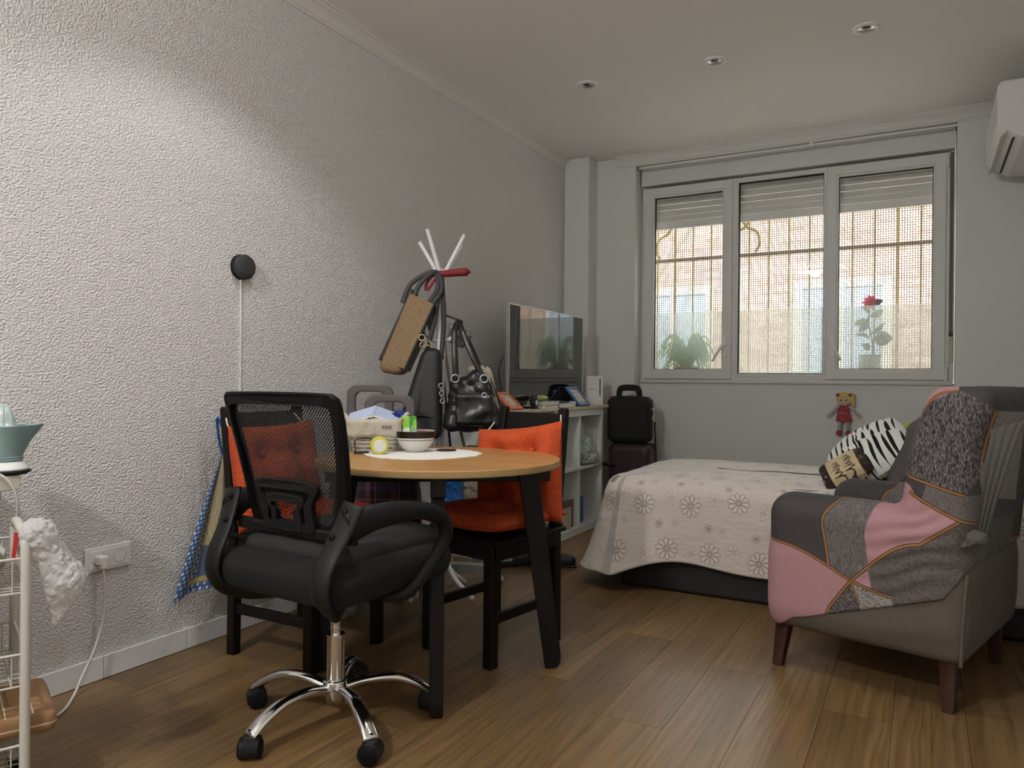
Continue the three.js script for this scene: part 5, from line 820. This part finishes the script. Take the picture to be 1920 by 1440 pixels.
{
  // apron hanging from the post of the chair by the wall
  const t = thing('kitchen_apron', 'printed kitchen apron with blue gingham border hanging on the wall-side chair', 'apron');
  const print = draw(1024, 1024, (c, W) => {
    c.fillStyle = '#c9c0a8'; c.fillRect(0, 0, W, W);
    c.strokeStyle = '#b39a2e'; c.lineWidth = 7; for (let k = -1200; k < 2200; k += 74) { c.beginPath(); c.moveTo(k, 0); c.lineTo(k + 760, W); c.stroke(); c.beginPath(); c.moveTo(k, 0); c.lineTo(k - 760, W); c.stroke(); }
    c.fillStyle = '#66738f'; c.fillRect(300, 690, 724, 230);
    c.fillStyle = '#8e1f1f'; c.beginPath(); c.ellipse(800, 860, 95, 75, 0.3, 0, 7); c.fill(); c.fillStyle = '#c5a640'; c.beginPath(); c.arc(640, 850, 34, 0, 7); c.fill(); c.fillStyle = '#d6b52c'; c.beginPath(); c.moveTo(700, 690); c.lineTo(800, 640); c.lineTo(860, 740); c.fill(); c.fillStyle = '#27508f'; c.beginPath(); c.ellipse(860, 770, 90, 46, 0.4, 0, 7); c.fill();
    const ging = (x, y, w, h) => { c.save(); c.beginPath(); c.rect(x, y, w, h); c.clip(); c.fillStyle = '#2c5590'; c.fillRect(x, y, w, h); for (let i = 0; i < w; i += 34) for (let j = 0; j < h; j += 34) { c.fillStyle = ((i / 34 + j / 34) % 2) ? '#5f83b4' : '#e4e8ea'; c.fillRect(x + i + 5, y + j + 5, 22, 22); } c.restore(); };
    ging(0, 0, 180, W); c.fillStyle = '#c4ab4c'; c.fillRect(180, 0, 46, W); ging(226, 0, 70, W); ging(0, 960, W, 64); c.fillStyle = '#b9a767'; c.fillRect(226, 925, 800, 36);
  });
  const P = (u, v) => { const top = [0.098, 0.712, -1.895], zl = lerp(-1.893, -1.700, Math.pow(v, 0.9)), zr = lerp(-1.897, -2.02, Math.min(1, v * 1.1)), z = lerp(zl, zr, u), y = lerp(0.712, 0.200 + 0.02 * Math.sin(u * 3), v); return [0.060 + 0.035 * u * Math.sin(v * 3) * 0.5 + 0.014 * Math.sin(u * 13 + v) * v + 0.03 * (1 - v), y, z, u, 1 - v]; };
  part(t, 'cloth', [sheet(30, 30, P)], std(0xffffff, 0.95, { map: print, side: THREE.DoubleSide }));
  part(t, 'tie', tube([[0.085, 0.70, -1.895], [0.078, 0.78, -1.882], [0.088, 0.845, -1.868], [0.100, 0.80, -1.885]], 0.005, 20, 6), std(0x2c5590, 0.9));
}

// ---------------------------------------------------------------- worktop with juicer and the wire trolley
{
  const cream = phy(new THREE.Color().setRGB(0.60, 0.565, 0.46), 0.45);
  const w = thing('wall_worktop', 'narrow cream worktop shelf fixed to the stucco wall', 'shelf');
  part(w, 'slab', span(0, 0.25, 0.684, 0.724, -1.105, -0.25, 0.004), cream); for (const z of [-1.07, -0.5]) part(w, 'bracket', [span(0, 0.20, 0.65, 0.684, z - 0.012, z + 0.012, 0.002), span(0, 0.02, 0.48, 0.66, z - 0.012, z + 0.012, 0.002)], cream);
  const j = thing('citrus_juicer', 'electric citrus juicer with pale aqua jug and white base', 'juicer', [0.19, 0.724, -1.090], 0.95);
  const aqua = phy(new THREE.Color().setRGB(0.38, 0.53, 0.53), 0.15, { transmission: 0.35, thickness: 0 }), white = M.white;
  part(j, 'tray', lathe([[0.001, 0.002], [0.056, 0.0], [0.066, 0.005], [0.066, 0.009], [0.001, 0.008]], 44), plasticD);
  part(j, 'base', lathe([[0.001, 0.009], [0.062, 0.009], [0.060, 0.018], [0.052, 0.026], [0.048, 0.034], [0.001, 0.034]], 44), white);
  part(j, 'jug', [bend(lathe([[0.046, 0.034], [0.047, 0.048], [0.056, 0.080], [0.067, 0.115], [0.075, 0.130], [0.073, 0.130], [0.064, 0.115], [0.053, 0.080], [0.044, 0.050], [0.044, 0.036]], 56), (v) => { const k = sstep(0.06, 0.13, v.y), a = Math.atan2(v.z, v.x), s = Math.exp(-a * a * 4) * k; v.x += 0.022 * s; v.y += 0.004 * s; }), ...[0.040, 0.046].map((y) => new THREE.TorusGeometry(0.0475, 0.002, 8, 44).rotateX(Math.PI / 2).translate(0, y, 0))], aqua);
  part(j, 'cone', [lathe([[0.060, 0.124], [0.030, 0.126], [0.027, 0.140], [0.024, 0.160], [0.016, 0.177], [0.006, 0.184], [0.001, 0.185]], 40), ...Array.from({ length: 9 }, (_, k) => { const a = k / 9 * 6.283, c = Math.cos(a), s = Math.sin(a); return tube([[0.029 * c, 0.128, 0.029 * s], [0.026 * c, 0.155, 0.026 * s], [0.015 * c, 0.178, 0.015 * s], [0.003 * c, 0.186, 0.003 * s]], 0.0025, 12, 5); })], phy(new THREE.Color().setRGB(0.62, 0.72, 0.70), 0.2, { transmission: 0.25, thickness: 0 }));
  part(j, 'cord', tube([[-0.03, 0.012, 0.055], [0.0, 0.012, 0.085], [0.03, -0.01, 0.10], [0.048, -0.06, 0.10], [0.045, -0.13, 0.085], [0.04, -0.20, 0.05]], 0.0035, 50, 7), std(0xb9b6ae, 0.6));
}
{
  const t = thing('wire_trolley', 'cream metal trolley with three wire baskets under the worktop', 'trolley', [0.625, 0, -0.92], 0);
  const enamel = phy(new THREE.Color().setRGB(0.56, 0.54, 0.48), 0.4);
  const u = V(-0.92, 0, -0.392), l = V(-0.392, 0, 0.92), W = 0.28, L = 0.40, at = (a, y, b) => [u.x * a + l.x * b, y, u.z * a + l.z * b];
  for (const b of [0, L]) part(t, 'frame_hoop', tube([at(0, 0.035, b), at(0, 0.30, b), at(0, 0.585, b), at(0.012, 0.620, b), at(0.045, 0.632, b), at(W / 2, 0.634, b), at(W - 0.045, 0.632, b), at(W - 0.012, 0.620, b), at(W, 0.585, b), at(W, 0.30, b), at(W, 0.035, b)], 0.0105, 80, 10), enamel);
  for (const b of [0, L]) for (const a of [0, W]) part(t, 'castor', [new THREE.CylinderGeometry(0.018, 0.018, 0.016, 18).rotateX(Math.PI / 2).translate(...at(a, 0.018, b)), rod(at(a, 0.018, b), at(a, 0.045, b), 0.006)], plasticD);
  for (const [top, bot] of [[0.585, 0.510], [0.375, 0.305], [0.175, 0.10]]) {
    const bk = part(t, 'basket', [[[0, 0], [W, 0]], [[W, 0], [W, L]], [[W, L], [0, L]], [[0, L], [0, 0]]].flatMap(([p, q]) => [rod(at(p[0], top, p[1]), at(q[0], top, q[1]), 0.0034, 0.0034, 6), rod(at(p[0], bot, p[1]), at(q[0], bot, q[1]), 0.0026, 0.0026, 6)]), enamel);
    const v = []; for (let k = 1; k < 10; k++) { for (const b of [0, L]) v.push(rod(at(W * k / 10, top, b), at(W * k / 10, bot, b), 0.0017, 0.0017, 5)); v.push(rod(at(W * k / 10, bot, 0), at(W * k / 10, bot, L), 0.0017, 0.0017, 5)); } for (let k = 1; k < 16; k++) { for (const a of [0, W]) v.push(rod(at(a, top, L * k / 16), at(a, bot, L * k / 16), 0.0017, 0.0017, 5)); v.push(rod(at(0, bot, L * k / 16), at(W, bot, L * k / 16), 0.0017, 0.0017, 5)); }
    part(bk, 'wire', v, enamel);
  }
  const turn = Math.atan2(l.x, l.z), put = (a, y, b) => { const p = at(a, y, b); return [0.625 + p[0], p[1], -0.92 + p[2]]; };
  const cb = thing('carrier_bag', 'thin white carrier bag with red print draped over the trolley post', 'plastic bag', [0.615, 0.628, -0.945]);
  part(cb, 'film', crumple((x, y, z) => smin(smin(sdC(x, y, z, [0, 0.008, 0], [-0.045, -0.03, -0.01], 0.024, 0.030), sdC(x, y, z, [0, 0.0, -0.01], [0.020, -0.11, -0.055], 0.026, 0.038), 0.04), sdC(x, y, z, [0.020, -0.11, -0.055], [0.008, -0.20, -0.045], 0.036, 0.010), 0.03), [-0.12, -0.26, -0.13], [0.10, 0.07, 0.07], 0.0045, 0.0055, 26), phy(new THREE.Color().setRGB(0.82, 0.82, 0.82), 0.5, { transmission: 0.6, thickness: 0 }));
  part(cb, 'red_print', [sheet(8, 8, (a, b) => { const x = lerp(-0.034, -0.016, a) + 0.012 * b, y = lerp(-0.045, 0.012, b); return [x, y, 0.034 - 0.15 * Math.abs(x + 0.02)]; })], std(0xa81818, 0.6, { side: THREE.DoubleSide }));
  single('plastic_bag', 'greyish white bag of shopping inside the top trolley basket', 'plastic bag', crumple((x, y, z) => sdB(x, y, z, 0, 0.05, 0, 0.09, 0.05, 0.15, 0.03), [-0.15, -0.05, -0.21], [0.15, 0.16, 0.21], 0.010, 0.02, 14), phy(new THREE.Color().setRGB(0.55, 0.56, 0.52), 0.4, { transmission: 0.15, thickness: 0 }), put(W / 2, 0.513, L * 0.48), turn);
  single('cardboard_box', 'yellowish cardboard box inside the middle trolley basket', 'box', [bx(0.17, 0.085, 0.30, 0, 0.0425, 0, 0.003), bx(0.15, 0.03, 0.12, 0, 0.10, -0.06, 0.003)], std(new THREE.Color().setRGB(0.40, 0.31, 0.16), 0.9), put(W / 2, 0.308, L * 0.5), turn);
  const kraft = draw(512, 512, (c, W2) => { c.fillStyle = '#8f6c4a'; c.fillRect(0, 0, W2, W2); c.fillStyle = '#cbb9a0'; for (let k = 0; k < 6; k++) c.fillRect(0, 30 + k * 88, W2, 6); }, [0.30, 0.30]);
  single('kraft_parcel', 'flat brown paper parcel with pale stripes on the bottom trolley basket', 'parcel', nets((x, y, z) => sdB(x, y, z, 0, 0.026, 0, 0.125, 0.026, 0.17, 0.018) - 0.002 * noise3(x * 9, y * 9, z * 9), [-0.16, -0.02, -0.21], [0.16, 0.07, 0.21], 0.008), std(0xffffff, 0.8, { map: kraft }), put(0.140, 0.181, 0.105), turn);
  single('water_bottle', 'teal plastic bottle lying in the bottom trolley basket', 'bottle', lathe([[0.001, -0.09], [0.028, -0.09], [0.03, -0.08], [0.03, 0.05], [0.012, 0.08], [0.012, 0.1], [0.001, 0.1]], 24).rotateX(Math.PI / 2), phy(new THREE.Color().setRGB(0.05, 0.25, 0.27), 0.2), put(W / 2, 0.133, L * 0.55), turn);
}

// ---------------------------------------------------------------- air conditioner, doll and plants
{
  const t = thing('air_conditioner', 'white split air conditioner mounted high on the wall by the window', 'air conditioner', [0, 0, -4.70]);
  const s = poly([[RX, 2.465], [2.685, 2.465], [2.668, 2.460], [2.658, 2.445], [2.655, 2.42], [2.655, 2.270], [2.660, 2.258], [2.735, 2.198], [2.765, 2.180], [RX, 2.172]].map(([x, y]) => [x, y]));
  part(t, 'casing', ext(s, 0.80, 0.008), phy(new THREE.Color().setRGB(0.72, 0.71, 0.70), 0.4));
  part(t, 'outlet_slot', [beam([2.727, 2.199, -0.34], [2.727, 2.199, 0.34], 0.016, 0.006, [0.62, -0.78, 0])], std(0x26241f, 0.7));
  part(t, 'louvre', [beam([2.696, 2.224, -0.37], [2.696, 2.224, 0.37], 0.055, 0.004, [0.62, -0.78, 0], 0.001).translate(-0.003, -0.003, 0)], M.white);
  part(t, 'marking', [0, 1, 2].map((k) => bx(0.006, 0.001, 0.004, 2.690 + k * 0.010, 2.232 - k * 0.008, 0.30)), std(0x55524c, 0.7));
  part(t, 'drain_cable', tube([[RX - 0.008, 2.18, 0.30], [RX - 0.012, 2.08, 0.31], [RX - 0.02, 2.03, 0.33]], 0.006, 14, 6), std(0x6d5c50, 0.8));
}
{
  const t = thing('rag_doll', 'blonde rag doll in a red dress hanging on the wall below the window', 'doll', [1.90, 0.65, ZN + 0.028]), skin = std(new THREE.Color().setRGB(0.60, 0.42, 0.31), 0.9), red = std(new THREE.Color().setRGB(0.34, 0.05, 0.06), 0.9), hair = std(new THREE.Color().setRGB(0.58, 0.46, 0.14), 0.95);
  const stripe = draw(8, 64, (c) => { c.fillStyle = '#d8d6d0'; c.fillRect(0, 0, 8, 64); c.fillStyle = '#2a2a2e'; c.fillRect(0, 0, 8, 22); }, [0.02, 0.014]); const sm = std(0xffffff, 0.9, { map: stripe });
  const seg = (a, b, r) => { const d = V(...b).sub(V(...a)), L = d.length(), g = new THREE.CapsuleGeometry(r, L, 4, 12); const p = g.attributes.position, uv = g.attributes.uv; for (let i = 0; i < p.count; i++) uv.setXY(i, 0, p.getY(i)); g.applyQuaternion(new THREE.Quaternion().setFromUnitVectors(V(0, 1, 0), d.normalize())).translate((a[0] + b[0]) / 2, (a[1] + b[1]) / 2, (a[2] + b[2]) / 2); g.userData.keepUV = true; return g; };
  part(t, 'head', new THREE.SphereGeometry(0.040, 24, 18).scale(1.05, 0.92, 0.55).translate(0, 0.235, 0.004), skin);
  part(t, 'hair', [nets((x, y, z) => { const d = Math.max(sdE(x, y, z, [0, 0.243, -0.001], [0.046, 0.044, 0.027]), sdE(x, y, z, [0, 0.228, 0.05], [0.040, 0.036, 0.045]) * -1); return smin(d, sdC(x, y, z, [0.052, 0.265, 0], [0.058, 0.20, 0.004], 0.015, 0.009), 0.02); }, [-0.07, 0.17, -0.04], [0.09, 0.31, 0.04], 0.005)], hair);
  for (const s of [-1, 1]) {
    part(t, 'bow', new THREE.SphereGeometry(0.011, 12, 10).translate(s * 0.037, 0.270, 0.012), red); part(t, 'eye', new THREE.SphereGeometry(0.0045, 10, 8).scale(1, 1.3, 0.5).translate(s * 0.015, 0.236, 0.0255), std(0x1a140f, 0.5));
    const a = part(t, 'arm', seg([s * 0.034, 0.195, 0], [s * 0.082, 0.142, 0.006], 0.010), sm); part(a, 'hand', new THREE.SphereGeometry(0.012, 12, 10).scale(1, 1.15, 0.7).translate(s * 0.092, 0.133, 0.007), skin);
    const g = part(t, 'leg', seg([s * 0.020, 0.11, 0], [s * 0.026, 0.045, 0.002], 0.0125), sm); part(g, 'shoe', new THREE.SphereGeometry(0.019, 14, 10).scale(0.95, 1.05, 0.9).translate(s * 0.028, 0.020, 0.004), red);
  }
  part(t, 'mouth', tube([[-0.007, 0.221, 0.0262], [0, 0.2185, 0.0266], [0.007, 0.221, 0.0262]], 0.0009, 8, 5), std(0x8a3a32, 0.7));
  part(t, 'dress', [bend(new THREE.CylinderGeometry(0.026, 0.050, 0.105, 24, 4), (v) => { v.z *= 0.5; v.z += 0; }).translate(0, 0.150, 0)], red);
  part(t, 'embroidery', [tube([[-0.026, 0.150, 0.022], [-0.014, 0.160, 0.0215], [-0.008, 0.146, 0.0222], [0.004, 0.156, 0.0218], [0.012, 0.148, 0.022], [0.026, 0.156, 0.0205]], 0.0012, 30, 5)], std(0xcfc6c4, 0.8));
  part(t, 'cord', tube([[0, 0.28, 0], [0, 0.32, -0.004], [0, 0.345, -0.012]], 0.0015, 10, 5), cord);
}
function leafBlade(a, b, c, w, n = 10) {                              // arching strap leaf through three points
  const q = curve([a, b, c]);
  return sheet(2, n, (u, v) => { const p = q.getPoint(v), d = q.getTangent(v), s = V(0.1, 0.45, 0.88).cross(d).normalize(), k = (u - 0.5) * w * Math.pow(Math.sin(Math.PI * Math.min(0.97, 0.12 + v * 0.88)), 0.7); return [p.x + s.x * k, p.y + s.y * k + (Math.abs(u - 0.5)) * w * 0.25, p.z + s.z * k]; });
}
{
  const t = thing('spider_plant', 'bushy green spider plant on the outer sill behind frosted glass', 'plant', [0.815, 1.0, ZN - 0.145]), green = phy(new THREE.Color().setRGB(0.26, 0.48, 0.11), 0.6, { transmission: 0.45, thickness: 0, side: THREE.DoubleSide });
  part(t, 'pot', lathe([[0.001, 0], [0.055, 0], [0.075, 0.10], [0.078, 0.10], [0.078, 0.115], [0.070, 0.115], [0.066, 0.095], [0.001, 0.09]], 32), std(0x8a5a40, 0.9));
  for (let k = 0; k < 44; k++) { const a = rr(0, 6.283), R = rr(0.13, 0.25), h = rr(0.05, 0.26), c = Math.cos(a), s = Math.sin(a) * 0.18 + 0.12; part(t, 'leaf', leafBlade([0.02 * c, 0.10, 0.02 * s], [R * 0.55 * c, 0.10 + h, R * 0.55 * s], [R * c, Math.max(0.03, 0.10 + h - rr(0.05, 0.26)), R * s], rr(0.014, 0.026)), green); }
}
{
  const t = thing('flowering_plant', 'tall potted plant with a red flower showing above the frosted film', 'plant', [2.04, 1.0, ZN - 0.145]), green = phy(new THREE.Color().setRGB(0.05, 0.12, 0.05), 0.6, { side: THREE.DoubleSide }), red = phy(new THREE.Color().setRGB(0.55, 0.012, 0.04), 0.6, { side: THREE.DoubleSide });
  part(t, 'saucer', lathe([[0.001, 0], [0.075, 0], [0.082, 0.016], [0.078, 0.016], [0.001, 0.006]], 30), std(0x7a4a52, 0.8));
  part(t, 'pot', lathe([[0.055, 0.006], [0.070, 0.185], [0.073, 0.185], [0.073, 0.19], [0.066, 0.19], [0.052, 0.012], [0.001, 0.008]], 32), phy(0xd9dcd8, 0.2, { transmission: 0.6, thickness: 0 }));
  part(t, 'stem', [tube([[0, 0.05, 0], [0.015, 0.25, 0], [-0.01, 0.40, 0], [0.0, 0.52, 0.01]], 0.006, 30, 6), tube([[0.015, 0.25, 0], [0.04, 0.29, 0], [0.06, 0.31, 0.02]], 0.004, 10, 6), tube([[0.0, 0.40, 0], [-0.04, 0.43, 0]], 0.003, 6, 6)], std(0x4c5a32, 0.8));
  const leaf = (x, y, z, L, w, a, tilt) => { const s = new THREE.Shape(); s.moveTo(0, 0); s.bezierCurveTo(L * 0.25, w * 0.75, L * 0.7, w * 0.55, L, 0); s.bezierCurveTo(L * 0.7, -w * 0.55, L * 0.25, -w * 0.75, 0, 0); return bend(ext(s, 0.0015, 0), (v) => { v.z += 0.6 * v.y * v.y / w - 0.8 * v.x * v.x / L * 0.3; }).rotateX(tilt).rotateZ(a).translate(x, y, z); };
  for (const [x, y, L, w, a, r] of [[0, 0.41, 0.105, 0.055, 3.25, 0.5], [0.0, 0.44, 0.09, 0.055, 0.35, 0.6], [-0.01, 0.385, 0.075, 0.05, 3.7, 0.3], [0.03, 0.30, 0.105, 0.10, -0.15, 0.2], [0.01, 0.33, 0.10, 0.05, 0.55, 0.9], [0.0, 0.30, 0.10, 0.045, 2.7, 0.9], [0.0, 0.22, 0.06, 0.05, 2.3, 0.5], [0.0, 0.46, 0.07, 0.04, 2.2, 0.7]]) part(t, 'leaf', leaf(x, y, 0.03, L, w, a, r), green);
  for (let k = 0; k < 9; k++) part(t, 'petal', leaf(0, 0.535, 0.01, 0.055, 0.045, k / 9 * 6.283 + 0.2, 0.9), red);
  part(t, 'petal', leaf(0.02, 0.528, 0.02, 0.06, 0.04, 0.25, 0.4), std(0x5a1a1e, 0.8));
}

renderer.render(scene, camera);
